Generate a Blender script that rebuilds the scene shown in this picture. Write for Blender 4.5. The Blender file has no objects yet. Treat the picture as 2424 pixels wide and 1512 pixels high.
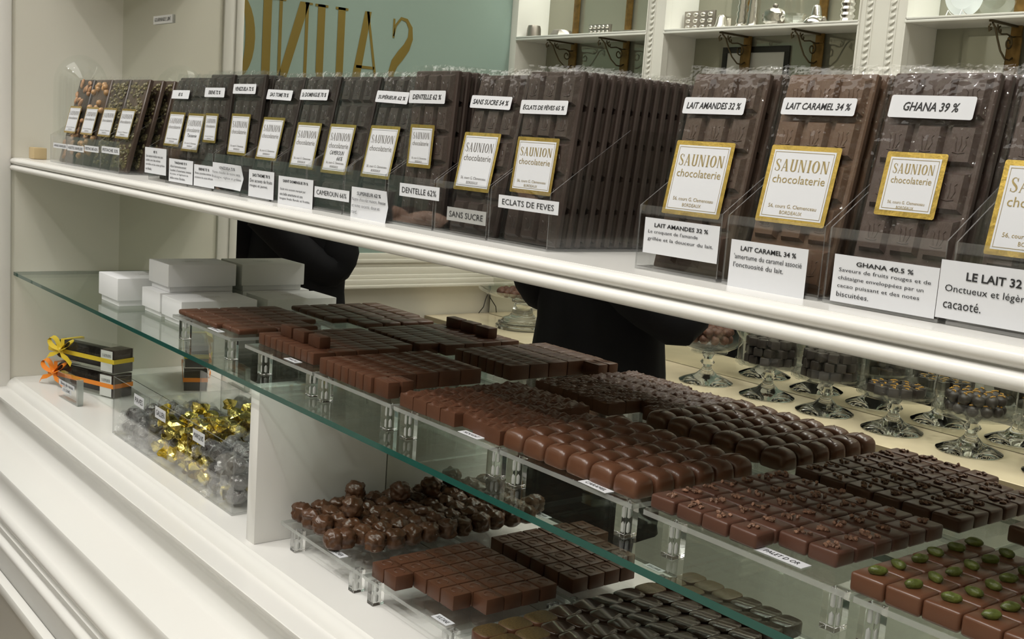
import bpy, bmesh, math, random
from mathutils import Vector, Matrix, noise
R = random.Random(7)
SC = bpy.context.scene
COL = SC.collection
# ------------------------------------------------------------------ camera
cam = bpy.data.cameras.new('camera'); co = bpy.data.objects.new('camera', cam); COL.objects.link(co)
a, b, g = -8.95198707e-01, -1.51073802e-01, 7.19650268e-02        # yaw, pitch, roll
f = Vector((math.sin(a)*math.cos(b), math.cos(a)*math.cos(b), math.sin(b)))
r0 = Vector((math.cos(a), -math.sin(a), 0)); u0 = r0.cross(f)
rt = math.cos(g)*r0 + math.sin(g)*u0; up = -math.sin(g)*r0 + math.cos(g)*u0
co.matrix_world = Matrix(((rt.x, up.x, -f.x, 0), (rt.y, up.y, -f.y, 0), (rt.z, up.z, -f.z, 1.45), (0, 0, 0, 1)))
cam.sensor_width = 36; cam.lens = 2679.45666/2424*36; cam.clip_start = .02
SC.camera = co
# ------------------------------------------------------------------ world, lamps, exposure
w = bpy.data.worlds.new('world'); SC.world = w; w.use_nodes = True
w.node_tree.nodes['Background'].inputs[0].default_value = (.9, .88, .82, 1)
w.node_tree.nodes['Background'].inputs[1].default_value = .03
SC.view_settings.view_transform = 'Standard'; SC.view_settings.look = 'None'
SC.view_settings.gamma = 1; SC.view_settings.use_curve_mapping = False
SC.view_settings.exposure = -0.12
SC.cycles.max_bounces = 10; SC.cycles.glossy_bounces = 6; SC.cycles.transparent_max_bounces = 40
SC.cycles.transmission_bounces = 8; SC.cycles.sample_clamp_indirect = 6
def spot(x, y, z, tx, ty, tz, power, size=1.25, blend=.6, rad=.022, col=(1, .975, .935)):
    l = bpy.data.lights.new('ceiling_or_fill_spot', 'SPOT'); l.energy = power; l.spot_size = size; l.spot_blend = blend
    l.shadow_soft_size = rad; l.color = col
    o = bpy.data.objects.new('ceiling_or_fill_spot', l); COL.objects.link(o); o.location = (x, y, z)
    o.rotation_euler = (Vector((tx, ty, tz))-Vector((x, y, z))).to_track_quat('-Z', 'Y').to_euler()
def area(x, y, z, sx, sy, power, col=(1, .95, .86), rot=(0, 0, 0)):
    l = bpy.data.lights.new('fill_or_cabinet_light', 'AREA'); l.shape = 'RECTANGLE'; l.size = sx; l.size_y = sy; l.energy = power; l.color = col
    o = bpy.data.objects.new('fill_or_cabinet_light', l); COL.objects.link(o); o.location = (x, y, z); o.rotation_euler = rot
for sx in (-2.75, -1.9, -1.05, -.2, .65):
    spot(sx, -.08, 2.74, sx, .62, 1.25, 20)
    spot(sx+.35, -.57, 2.74, sx+.35, .6, 1.2, 19)
    spot(sx+.2, .32, 2.74, sx+.2, -.66, .62, 24)  # unseen fill spots, added to brighten the marble counter front
area(-1.2, -.15, 2.78, 3.4, .8, 26, (1, .97, .92))  # broad unseen fill light, added to lift the whole room
for sx in (-2.85, -2.13, -1.33, -.5):
    area(sx, -.93, 2.36, .45, .08, 4.2, (.97, 1, .95))  # small lights inside the cabinet tops, not ceiling panels
    spot(sx, -.1, 2.74, sx, -.75, .9, 17)

# ------------------------------------------------------------------ materials
MATS = {}
def nodes(name):
    m = bpy.data.materials.new(name); m.use_nodes = True; nt = m.node_tree
    return m, nt, nt.nodes['Principled BSDF'], nt.nodes['Material Output']
def bump(nt, bsdf, scale, strength, dist=.002, detail=3, coord='Object'):
    tc = nt.nodes.new('ShaderNodeTexCoord'); n = nt.nodes.new('ShaderNodeTexNoise'); bp = nt.nodes.new('ShaderNodeBump')
    n.inputs['Scale'].default_value = scale; n.inputs['Detail'].default_value = detail
    bp.inputs['Strength'].default_value = strength; bp.inputs['Distance'].default_value = dist
    nt.links.new(tc.outputs[coord], n.inputs['Vector']); nt.links.new(n.outputs['Fac'], bp.inputs['Height'])
    nt.links.new(bp.outputs['Normal'], bsdf.inputs['Normal']); return n
def pbr(name, rgb, rough=.5, metal=0, bscale=0, bstr=.2, vary=0, vscale=30, spec=.5, bdist=.002, coat=0):
    m, nt, p, out = nodes(name)
    p.inputs['Base Color'].default_value = (*rgb, 1); p.inputs['Roughness'].default_value = rough; p.inputs['Metallic'].default_value = metal
    p.inputs['Specular IOR Level'].default_value = spec; p.inputs['Coat Weight'].default_value = coat
    if bscale: bump(nt, p, bscale, bstr, bdist)
    if vary:
        tc = nt.nodes.new('ShaderNodeTexCoord'); n = nt.nodes.new('ShaderNodeTexNoise'); n.inputs['Scale'].default_value = vscale
        cr = nt.nodes.new('ShaderNodeValToRGB'); lo = [c*(1-vary) for c in rgb]; hi = [min(1, c*(1+vary)) for c in rgb]
        cr.color_ramp.elements[0].position = .3; cr.color_ramp.elements[1].position = .7
        cr.color_ramp.elements[0].color = (*lo, 1); cr.color_ramp.elements[1].color = (*hi, 1)
        nt.links.new(tc.outputs['Object'], n.inputs['Vector']); nt.links.new(n.outputs['Fac'], cr.inputs['Fac'])
        nt.links.new(cr.outputs['Color'], p.inputs['Base Color'])
    MATS[name] = m; return m
def clear(name, tint, f0=.04, fmax=.85, rough=.02, bscale=0, bstr=.3, haze=None, bdist=.002):
    """clear sheet: what is behind it shows through, reflections grow towards grazing angles"""
    m, nt, p, out = nodes(name); nt.nodes.remove(p)
    tr = nt.nodes.new('ShaderNodeBsdfTransparent'); tr.inputs[0].default_value = (*tint, 1)
    gl = nt.nodes.new('ShaderNodeBsdfGlossy'); gl.inputs['Roughness'].default_value = rough; gl.inputs[0].default_value = (1, 1, 1, 1)
    lw = nt.nodes.new('ShaderNodeLayerWeight'); lw.inputs[0].default_value = .5
    pw = nt.nodes.new('ShaderNodeMath'); pw.operation = 'POWER'; pw.inputs[1].default_value = 4.5
    ma = nt.nodes.new('ShaderNodeMath'); ma.operation = 'MULTIPLY_ADD'; ma.inputs[1].default_value = fmax; ma.inputs[2].default_value = f0
    mx = nt.nodes.new('ShaderNodeMixShader')
    nt.links.new(lw.outputs['Facing'], pw.inputs[0]); nt.links.new(pw.outputs[0], ma.inputs[0])
    nt.links.new(ma.outputs[0], mx.inputs[0]); nt.links.new(tr.outputs[0], mx.inputs[1]); nt.links.new(gl.outputs[0], mx.inputs[2])
    last = mx
    if haze:
        df = nt.nodes.new('ShaderNodeBsdfDiffuse'); df.inputs[0].default_value = (*haze[0], 1)
        m2 = nt.nodes.new('ShaderNodeMixShader'); m2.inputs[0].default_value = haze[1]
        nt.links.new(mx.outputs[0], m2.inputs[1]); nt.links.new(df.outputs[0], m2.inputs[2]); last = m2
    nt.links.new(last.outputs[0], out.inputs['Surface'])
    if bscale: bump(nt, gl, bscale, bstr, bdist)
    MATS[name] = m; return m
def solidglass(name, tint, ior=1.47, rough=0.0):
    m, nt, p, out = nodes(name)
    p.inputs['Base Color'].default_value = (*tint, 1); p.inputs['Transmission Weight'].default_value = 1
    p.inputs['Roughness'].default_value = rough; p.inputs['IOR'].default_value = ior
    MATS[name] = m; return m
pbr('white_paint', (.77, .755, .72), .34, bscale=900, bstr=.05, bdist=.0004)
pbr('gloss_paint', (.77, .76, .735), .24)
pbr('panel_paint', (.72, .70, .62), .45)
pbr('wall_paint', (.75, .72, .645), .5)
pbr('teal_wall', (.27, .36, .325), .55)
pbr('floor_stone', (.42, .36, .28), .3, vary=.2, vscale=3)
pbr('sign_gold', (.23, .165, .035), .4, metal=.35)
pbr('mirror_silver', (.80, .81, .755), .0, metal=1)
pbr('mirror_olive_reflection', (.34, .335, .27), .03, metal=.45)  # half mirror; its plain grey-olive reflection is put into the base colour
pbr('brass', (.20, .115, .03), .42, metal=.55, vary=.35, vscale=40)
pbr('iron_bronze', (.10, .075, .04), .5, metal=.6)
pbr('silver_tin', (.62, .60, .56), .22, metal=1, bscale=60, bstr=.25)
pbr('chrome', (.78, .78, .77), .08, metal=1)
pbr('dull_tin', (.34, .31, .28), .35, metal=.85)
pbr('porcelain', (.80, .86, .90), .12)
pbr('black_frame', (.012, .012, .010), .4)
pbr('marble', (.72, .62, .44), .12, vary=.14, vscale=5)
pbr('marble_front', (.33, .27, .17), .3)
pbr('counter_paint', (.70, .71, .66), .25)
MILK = (.088, .036, .019)
pbr('milk_chocolate', MILK, .40, spec=.32, bscale=220, bstr=.10, vary=.08, vscale=50, bdist=.001)
pbr('milk_smooth', (.105, .043, .022), .28, bscale=120, bstr=.06, vary=.06, vscale=40, bdist=.001)
pbr('rocher_chocolate', (.082, .036, .017), .30, bscale=320, bstr=.35, vary=.15, vscale=90, bdist=.001)
pbr('palet_chocolate', (.085, .037, .024), .34, spec=.38, bscale=200, bstr=.06, vary=.06, vscale=40, bdist=.001)
pbr('nib', (.20, .105, .065), .5, bscale=500, bstr=.4, vary=.5, vscale=220)
pbr('pistachio_green', (.085, .105, .018), .4, bscale=400, bstr=.3, vary=.5, vscale=110)
pbr('dark_gloss', (.035, .019, .012), .16, bscale=90, bstr=.06, bdist=.001)
pbr('gold_dust', (.085, .052, .016), .45, metal=.25, bscale=900, bstr=.5, vary=.45, vscale=500, bdist=.0006)
pbr('bar_dark', (.034, .0265, .0225), .40, bscale=150, bstr=.08, vary=.12, vscale=30, bdist=.001)
pbr('bar_brown', (.050, .034, .028), .38, bscale=150, bstr=.08, vary=.12, vscale=30, bdist=.001)
pbr('bar_milk', (.068, .043, .031), .38, bscale=150, bstr=.08, vary=.08, vscale=30, bdist=.001)
pbr('bar_caramel', (.105, .060, .036), .38, bscale=150, bstr=.08, vary=.08, vscale=30, bdist=.001)
pbr('bar_ghana', (.066, .044, .037), .36, bscale=150, bstr=.08, vary=.08, vscale=30, bdist=.001)
pbr('hazelnut', (.42, .245, .11), .45, vary=.3, vscale=90)
pbr('almond', (.38, .20, .095), .5, vary=.3, vscale=120)
pbr('pistachio_bits', (.17, .145, .065), .5, vary=.5, vscale=150)
pbr('paper', (.62, .63, .66), .6)
pbr('paper_warm', (.62, .62, .60), .55)
pbr('gold_paper', (.62, .44, .12), .22, metal=.9, bscale=130, bstr=.25)
pbr('ink', (.012, .012, .014), .6)
pbr('ink_soft', (.16, .15, .14), .6)
pbr('gold_ink', (.40, .31, .14), .3, metal=.55)
pbr('grey_tape', (.34, .34, .33), .35)
pbr('box_white', (.74, .745, .76), .55)
pbr('box_print', (.42, .39, .36), .5)
pbr('ribbon_yellow', (.70, .50, .035), .4, bscale=250, bstr=.1)
pbr('ribbon_orange', (.80, .24, .02), .4, bscale=250, bstr=.1)
pbr('biscuit_black', (.016, .010, .008), .4, bscale=160, bstr=.6, vary=.4, vscale=120)
pbr('gold_foil', (.74, .62, .20), .20, metal=1, bscale=90, bstr=.5, bdist=.004)
pbr('candy_dark', (.04, .025, .02), .35)
pbr('wood_beech', (.52, .40, .22), .5)
pbr('black_cloth', (.006, .006, .0075), .85, bscale=40, bstr=.3, spec=.2)
pbr('navy_cloth', (.010, .013, .032), .85, spec=.2)
pbr('skin', (.50, .31, .225), .5)
pbr('hair', (.02, .014, .010), .5)
pbr('shoe', (.015, .015, .015), .3)
pbr('eye', (.03, .03, .03), .2)
pbr('lip', (.40, .17, .15), .45)
pbr('cocoa', (.085, .032, .016), .6, bscale=300, bstr=.4, vary=.35, vscale=120)
pbr('orange_peel', (.50, .27, .04), .45, vary=.3, vscale=90)
pbr('wire', (.02, .018, .015), .5)
pbr('dowel', (.62, .62, .60), .3)
clear('cellophane', (.975, .975, .97), .028, .45, .05, bscale=45, bstr=.8, bdist=.008)
clear('crinkled_film', (.93, .93, .935), .14, .6, .10, bscale=120, bstr=.8, haze=((.7, .7, .72), .13), bdist=.006)  # pale diffuse haze stands in for the white sheen on the wraps
clear('acrylic', (.972, .978, .972), .045, .8)
clear('acrylic_rim', (.78, .81, .79), .14, .6, .05, haze=((.55, .56, .54), .34))
clear('acrylic_thin', (.965, .968, .965), .05, .7)
clear('thin_rim', (.80, .81, .80), .12, .6, .05, haze=((.55, .55, .55), .20))
clear('shelf_glass', (.90, .955, .925), .05, .85)
pbr('glass_green_rim', (.018, .085, .068), .10, coat=.4)
solidglass('block_acrylic', (.985, .99, .985), 1.49)
clear('stand_glass', (.975, .985, .98), .05, .7, .03)
solidglass('stand_solid', (.96, .975, .965), 1.45)

# ------------------------------------------------------------------ geometry kit
class G:
    def __init__(s): s.bm = bmesh.new()
    def face(s, pts, mat=0, smooth=True):
        try:
            fc = s.bm.faces.new([s.bm.verts.new(p) for p in pts])
        except ValueError: return
        fc.material_index = mat; fc.smooth = smooth; return fc
    def grid(s, rows, mat=0, close=False):
        vs = [[s.bm.verts.new(p) for p in r] for r in rows]
        n = len(vs[0])
        for i in range(len(vs)-1):
            for j in range(n if close else n-1):
                fc = s.bm.faces.new((vs[i][j], vs[i][(j+1) % n], vs[i+1][(j+1) % n], vs[i+1][j])); fc.material_index = mat; fc.smooth = True
        return vs
    def cap(s, ring, mat=0, flip=False):
        fc = s.bm.faces.new(ring[::-1] if flip else ring); fc.material_index = mat; fc.smooth = True
    def box(s, x0, x1, y0, y1, z0, z1, bev=0, mat=0, seg=2, rim=None):
        v = [s.bm.verts.new(p) for p in ((x0, y0, z0), (x1, y0, z0), (x1, y1, z0), (x0, y1, z0), (x0, y0, z1), (x1, y0, z1), (x1, y1, z1), (x0, y1, z1))]
        fs = []
        for k, q in enumerate(((3, 2, 1, 0), (4, 5, 6, 7), (0, 1, 5, 4), (1, 2, 6, 5), (2, 3, 7, 6), (3, 0, 4, 7))):
            fc = s.bm.faces.new([v[i] for i in q]); fc.material_index = mat if (rim is None or k < 2) else rim; fc.smooth = True; fs.append(fc)
        if bev:
            es = {e for fc in fs for e in fc.edges}
            r = bmesh.ops.bevel(s.bm, geom=list(es), offset=bev, segments=seg, affect='EDGES', profile=.5)
            for fc in r['faces']: fc.smooth = True
        return v
    def lathe(s, prof, cx=0, cy=0, cz=0, seg=32, mat=0, cap0=False, cap1=False):
        rows = [[(cx+r*math.cos(2*math.pi*k/seg), cy+r*math.sin(2*math.pi*k/seg), cz+z) for k in range(seg)] for r, z in prof]
        vs = s.grid(rows, mat, True)
        if cap0: s.cap(vs[0], mat, True)
        if cap1: s.cap(vs[-1], mat)
    def tube(s, pts, r, seg=8, mat=0, caps=True, flat=1.0):
        pts = [Vector(p) for p in pts]; rr = r if isinstance(r, (list, tuple)) else [r]*len(pts)
        rows = []; prev = None
        for i, p in enumerate(pts):
            t = (pts[min(i+1, len(pts)-1)]-pts[max(i-1, 0)]).normalized()
            n = (Vector((0, 0, 1)) if abs(t.z) < .9 else Vector((1, 0, 0))) if prev is None else prev
            n = (n-t*n.dot(t)).normalized(); prev = n; bn = t.cross(n)
            rows.append([p+(n*math.cos(2*math.pi*k/seg)+bn*math.sin(2*math.pi*k/seg)*flat)*rr[i] for k in range(seg)])
        vs = s.grid(rows, mat, True)
        if caps: s.cap(vs[0], mat, True); s.cap(vs[-1], mat)
    def extrude_x(s, prof, x0, x1, mat=0):           # prof: list of (y, z), closed
        A = [s.bm.verts.new((x0, y, z)) for y, z in prof]; B = [s.bm.verts.new((x1, y, z)) for y, z in prof]; n = len(prof)
        for i in range(n):
            fc = s.bm.faces.new((A[i], B[i], B[(i+1) % n], A[(i+1) % n])); fc.material_index = mat; fc.smooth = True
        s.cap(A, mat); s.cap(B, mat, True)
    def flat(s, geo, o, ux, uy, mat=0):               # 2-D outline set on a plane
        vs, fs = geo; o = Vector(o); ux = Vector(ux); uy = Vector(uy)
        V = [s.bm.verts.new(o+ux*x+uy*y) for x, y in vs]
        for q in fs:
            try: fc = s.bm.faces.new([V[i] for i in q])
            except ValueError: continue
            fc.material_index = mat
    def ico(s, c, r, sub=2, amp=0, freq=60, seed=0, mat=0, scale=(1, 1, 1), smooth=True):
        q = bmesh.ops.create_icosphere(s.bm, subdivisions=sub, radius=1)
        off = Vector((seed*3.1, seed*1.7, seed*.9))
        for v in q['verts']:
            d = v.co.normalized(); k = 1+(amp*noise.noise(d*freq+off) if amp else 0)
            v.co = Vector((c[0]+d.x*r*k*scale[0], c[1]+d.y*r*k*scale[1], c[2]+d.z*r*k*scale[2]))
        for v in q['verts']:
            for fc in v.link_faces: fc.material_index = mat; fc.smooth = smooth
        return q['verts']
    def mesh(s, name, mats, angle=38):
        bmesh.ops.recalc_face_normals(s.bm, faces=s.bm.faces)
        m = bpy.data.meshes.new(name); s.bm.to_mesh(m); s.bm.free()
        for x in mats if isinstance(mats, (list, tuple)) else [mats]: m.materials.append(MATS[x])
        m.set_sharp_from_angle(angle=math.radians(angle)); return m
    def obj(s, name, mats, parent=None, angle=38): return put(name, s.mesh(name, mats, angle), parent)
def put(name, mesh, parent=None, loc=None, rot=None):
    o = bpy.data.objects.new(name, mesh); COL.objects.link(o)
    if parent: o.parent = parent
    if loc: o.location = loc
    if rot: o.rotation_euler = rot
    return o
def tag(o, label, cat, group=None, kind=None):
    o['label'] = label; o['category'] = cat
    if group: o['group'] = group
    if kind: o['kind'] = kind
    return o
def thing(name, label, cat, loc=(0, 0, 0), rz=0, group=None):
    o = bpy.data.objects.new(name, None); COL.objects.link(o); o.location = loc; o.rotation_euler = (0, 0, rz); o.empty_display_size = .01
    return tag(o, label, cat, group)
def struct(name, gm, mats, label=None, cat='structure'):
    o = gm.obj(name, mats); o['kind'] = 'structure'; o['category'] = cat
    if label: o['label'] = label
    return o
ORD = ['first', 'second', 'third', 'fourth', 'fifth', 'sixth', 'seventh', 'eighth', 'ninth', 'tenth', 'eleventh', 'twelfth', 'thirteenth', 'fourteenth', 'fifteenth']
_txt = {}
def text(body, size, shear=0, bold=0, align='LEFT', xs=1, spacing=1, line=1.0):
    key = (body, size, shear, bold, align, xs, line)
    if key in _txt: return _txt[key]
    c = bpy.data.curves.new('t', 'FONT'); c.body = body; c.size = size; c.shear = shear; c.offset = bold; c.align_x = align
    c.resolution_u = 2; c.space_line = line; c.fill_mode = 'FRONT' if False else 'BOTH'; c.space_character = spacing
    o = bpy.data.objects.new('t', c); COL.objects.link(o)
    m = bpy.data.meshes.new_from_object(o.evaluated_get(bpy.context.evaluated_depsgraph_get()))
    geo = ([(v.co.x*xs, v.co.y) for v in m.vertices], [tuple(p.vertices) for p in m.polygons])
    bpy.data.objects.remove(o); bpy.data.curves.remove(c); bpy.data.meshes.remove(m)
    _txt[key] = geo; return geo
def width(geo): return max([v[0] for v in geo[0]] or [0])-min([v[0] for v in geo[0]] or [0])
def fit(body, w, h, **k):                              # one line scaled to a width and a cap height
    geo = text(body, 1, **k); x0 = min(v[0] for v in geo[0]); x1 = max(v[0] for v in geo[0]); y0 = min(v[1] for v in geo[0]); y1 = max(v[1] for v in geo[0])
    return ([((x-(x0+x1)/2)*w/(x1-x0), (y-(y0+y1)/2)*h/(y1-y0)) for x, y in geo[0]], geo[1])
def shift(geo, dx, dy): return ([(x+dx, y+dy) for x, y in geo[0]], geo[1])
def strip(c):                                          # list of (x, y, halfwidth, nx, ny)
    vs = []; fs = []
    for x, y, h, nx, ny in c: vs += [(x+nx*h, y+ny*h), (x-nx*h, y-ny*h)]
    for i in range(len(c)-1): fs.append((2*i, 2*i+1, 2*i+3, 2*i+2))
    return vs, fs
def join(*gs):
    V = []; F = []
    for vs, fs in gs:
        n = len(V); V += vs; F += [tuple(i+n for i in q) for q in fs]
    return V, F
def rect(x0, x1, y0, y1): return [(x0, y0), (x1, y0), (x1, y1), (x0, y1)], [(0, 1, 2, 3)]
def quad(*p): return list(p), [(0, 1, 2, 3)]
def stem(x, w, s=.05): return join(rect(x-w/2, x+w/2, 0, 1), rect(x-w/2-s, x+w/2+s, 0, .03), rect(x-w/2-s, x+w/2+s, .97, 1))
def roman(ch):
    if ch == 'I': return stem(.15, .13), .30
    if ch == 'N': return join(rect(.06, .11, 0, 1), rect(.02, .16, 0, .025), quad((.05, 1), (.20, 1), (.53, 0), (.40, 0)), rect(.47, .52, 0, 1), rect(.42, .57, .975, 1), rect(0, .12, .975, 1)), .60
    if ch == 'U':
        n = 12; arc = [(.27-.165*math.cos(math.pi*i/n), .2-.17*math.sin(math.pi*i/n), .06-.02*math.sin(math.pi*i/n), math.cos(math.pi*i/n), math.sin(math.pi*i/n)) for i in range(n+1)]
        return join(rect(.045, .165, .2, 1), rect(.375, .495, .2, 1), rect(0, .21, .97, 1), rect(.33, .54, .97, 1), strip(arc)), .56
    if ch == 'A': return join(quad((.04, 0), (.085, 0), (.30, 1), (.26, 1)), quad((.40, 0), (.54, 0), (.33, 1), (.22, 1)), rect(.13, .44, .29, .325), rect(0, .13, 0, .025), rect(.36, .58, 0, .025)), .60
    if ch == 'O':
        n = 28; ring = []
        for i in range(n+1):
            t = 2*math.pi*i/n; ring.append((.28+.21*math.cos(t), .5+.47*math.sin(t), .018+.055*abs(math.cos(t)), math.cos(t), math.sin(t)))
        return strip(ring), .58
    if ch == 'S':
        P = [(.36, .74), (.33, .88), (.24, .975), (.14, .96), (.065, .87), (.06, .74), (.12, .62), (.22, .51), (.32, .40), (.375, .27), (.36, .13), (.28, .035), (.17, .02), (.08, .09), (.05, .24)]
        H = [.012, .016, .02, .025, .035, .048, .062, .07, .065, .052, .038, .026, .02, .016, .012]; c = []
        for i, (x, y) in enumerate(P):
            x0, y0 = P[max(i-1, 0)]; x1, y1 = P[min(i+1, len(P)-1)]; l = math.hypot(x1-x0, y1-y0)
            c.append((x, y, H[i], (y1-y0)/l, -(x1-x0)/l))
        return join(strip(c), rect(.345, .38, .72, .96), rect(.035, .07, .05, .26)), .44
def word(s, gap=.08):
    x = 0; gs = []
    for ch in s:
        geo, wd = roman(ch); gs.append(shift(geo, x, 0)); x += wd+gap
    return join(*gs), x-gap
SAU = word('SAUNION')
def sau(w, h): return ([(x*w/SAU[1], y*h) for x, y in SAU[0][0]], SAU[0][1])
XZ = ((1, 0, 0), (0, 0, 1))
def rrect(x0, x1, y0, y1, r, n=4):
    P = []
    for cx, cy, a0 in ((x1-r, y1-r, 0), (x0+r, y1-r, 90), (x0+r, y0+r, 180), (x1-r, y0+r, 270)):
        for k in range(n+1):
            t = math.radians(a0+90*k/n); P.append((cx+r*math.cos(t), cy+r*math.sin(t)))
    return P, [tuple(range(len(P)))]

# ------------------------------------------------------------------ room
XL, XR, YB, YF, ZC = -3.236, 1.7, -1.05, .86, 2.8
MY = .811                                              # face of the long mirror
q = G(); q.box(XL-.1, XR+.1, YB-.1, YF+.1, -.06, 0); struct('floor', q, 'floor_stone')
q = G(); q.box(XL-.1, XR+.1, YB-.1, YF+.1, ZC, ZC+.06); struct('ceiling', q, 'wall_paint')
q = G(); q.box(XL-.1, XL, YB, YF, 0, ZC); struct('wall_left', q, 'wall_paint')
q = G(); q.box(XR, XR+.1, YB, YF, 0, ZC); struct('wall_right', q, 'wall_paint')
q = G(); q.box(XL-.1, XR+.1, YB-.1, YB, 0, ZC); struct('wall_front', q, 'wall_paint')
q = G(); q.box(XL-.1, XR+.1, YF, YF+.1, 0, ZC); struct('wall_back', q, 'wall_paint')
# teal sign panel on the left wall, with the moulded rail under it
q = G(); q.box(XL+.0005, XL+.012, -.864, .55, 1.069, 2.6); sp = thing('shop_sign', 'teal wall panel with tall gold capital letters reading SAUNION', 'sign')
q.obj('panel', 'teal_wall', sp)
q = G()
ly, lh, lz = -.462, .252, 1.590
letters = [('S', -.462), ('A', -.345), ('U', -.213), ('N', -.088), ('I', .030), ('O', .100), ('N', .225)]
for ch, y in letters:
    geo, wd = roman(ch); geo = ([(x*.215, z*lh) for x, z in geo[0]], geo[1])
    q.flat(geo, (XL+.0135, y, lz), (0, 1, 0), (0, 0, 1))
q.obj('lettering', 'sign_gold', sp)
q = G()
for z0, z1, d in ((1.050, 1.069, .020), (1.036, 1.050, .026), (1.022, 1.036, .018), (.998, 1.022, .024), (.984, .998, .032), (.966, .984, .042), (.954, .966, .048)):
    q.box(XL, XL+d, -.864, .62, z0, z1, .003)
struct('trim_1', q, 'wall_paint')

# ------------------------------------------------------------------ display case: left side, mirror, shelves, counter
q = G(); q.box(-2.38, -2.32, .600, .855, .90, 2.75); struct('wall_side', q, 'panel_paint')
q = G(); q.box(-2.40, -2.314, .572, .600, 0, 2.75, .003); q.box(-2.42, -2.310, .556, .574, 0, 2.75, .003); struct('trim_2', q, 'white_paint')
q = G(); q.box(-2.32, 1.0, MY, MY+.006, .93, 1.81); tag(q.obj('mirror', 'mirror_silver'), 'long mirror forming the back of the display case', 'mirror')
q = G(); q.box(-2.38, 1.06, MY+.006, .858, .5, 2.75); struct('wall_case', q, 'panel_paint')
q = G(); q.box(1.0, 1.05, .58, .85, 0, 2.75); struct('trim_3', q, 'white_paint')
sh = thing('wooden_shelf', 'white wooden shelf with double rounded front edge carrying the bars', 'shelf')
q = G(); q.box(-2.3195, .9995, .604, MY-.001, 1.338, 1.3615); q.obj('board', 'gloss_paint', sh)
def half_round(y, z, r, n=10, sq=1.35):
    return [(y, z-r)]+[(y-sq*r*math.sin(math.pi*k/n), z-r*math.cos(math.pi*k/n)) for k in range(1, n)]+[(y, z+r)]
for z, r in ((1.3552, .0059), (1.3425, .0061)):
    q = G(); q.extrude_x(half_round(.6045, z, r), -2.312, .998); q.obj('bead_moulding', 'gloss_paint', sh)
q = G(); q.box(-2.3195, .9995, .602, MY-.001, 1.812, 1.838, .003); tag(q.obj('upper_shelf', 'gloss_paint'), 'upper white shelf of the display case, above the picture', 'shelf')
q = G(); q.box(-2.3195, .9995, .606, MY-.0005, 1.1335, 1.1400, mat=0, rim=1)
tag(q.obj('glass_shelf', ['shelf_glass', 'glass_green_rim']), 'long glass shelf with dark green polished edge', 'shelf')
ct = thing('display_counter', 'white moulded counter base under the glass shelf', 'counter')
q = G(); q.box(-2.3195, .9995, .609, MY-.001, .912, .930); q.obj('deck', 'gloss_paint', ct)
prof = [(.609, .9298), (.6065, .928), (.604, .9275), (.600, .9262), (.596, .9225), (.5935, .918), (.592, .914), (.561, .9138), (.560, .913), (.5605, .908), (.566, .902), (.574, .892), (.577, .880), (.573, .868), (.566, .858), (.561, .8535), (.558, .853),
        (.545, .8505), (.530, .846), (.515, .8405), (.505, .8355), (.5035, .832), (.5045, .822), (.505, .812), (.501, .802), (.495, .795), (.490, .7925), (.486, .7905), (.4825, .786), (.482, .781), (.484, .776), (.4875, .773), (.489, .771), (.489, .764), (.485, .763), (.485, .757), (.489, .756), (.489, .748), (.480, .746), (.4775, .743), (.477, .738), (.480, .733), (.482, .730), (.482, .10), (.609, .10)]
q = G(); q.extrude_x(prof, -2.43, .9995); q.obj('moulding', 'gloss_paint', ct)
q = G()
for z in (.684, .200): q.box(-2.38, -1.38, .466, .4825, z-.010, z+.010, .004)
for x in (-2.38, -1.38): q.box(x-.010, x+.010, .466, .4825, .19, .694, .004)
q.obj('panel_moulding', 'gloss_paint', ct)
q = G(); q.box(-1.2835, -1.2605, .6185, MY-.0008, .9302, 1.1332, .0006)
tag(q.obj('partition_board', 'gloss_paint'), 'upright white board dividing the space under the glass shelf', 'partition')
st = thing('mirror_price_tag', 'small grey price tag stuck on the mirror, top left', 'label')
q = G(); q.box(-2.149, -2.056, MY-.003, MY-.0002, 1.6285, 1.6435); q.obj('tag_plate', 'paper_warm', st)
q = G(); q.flat(fit('GOURMANDE 5,80€', .078, .0085), (-2.103, MY-.0033, 1.636), *XZ); q.obj('lettering', 'ink', st)

# ------------------------------------------------------------------ acrylic risers
def riser(x0, x1, yf, zb, hl, lx, lab):
    t = thing('acrylic_riser', lab, 'riser', group='clear acrylic risers'); yb = MY-.004; zp = zb+hl
    q = G(); q.box(x0, x1, yf-.0025, yb, zp, zp+.005, .0004, 0, 1, 1); q.obj('plate', ['acrylic', 'acrylic_rim'], t)
    for x in lx:
        for y in (yf, yb-.017):
            q = G(); q.box(x, x+.0125, y, y+.0145, zb+.0001, zp-.0001, .0003, 0, 1); l = q.obj('leg', 'block_acrylic', t)
            q = G()
            for z0, z1 in ((zb+.003, zb+hl*.42), (zb+hl*.56, zp-.0025)):
                q.lathe([(.0001, z1+.0012), (.0019, z1-.001), (.0019, z0+.001), (.0001, z0-.0002)], x+.0062, y+.0072, 0, 10)
            q.obj('dowel', 'dowel', l)
            if hl > .0265 and zb < 1: pass
    return zp+.005
ZU, ZLo = 1.1402, .9302
TU = []
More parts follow.
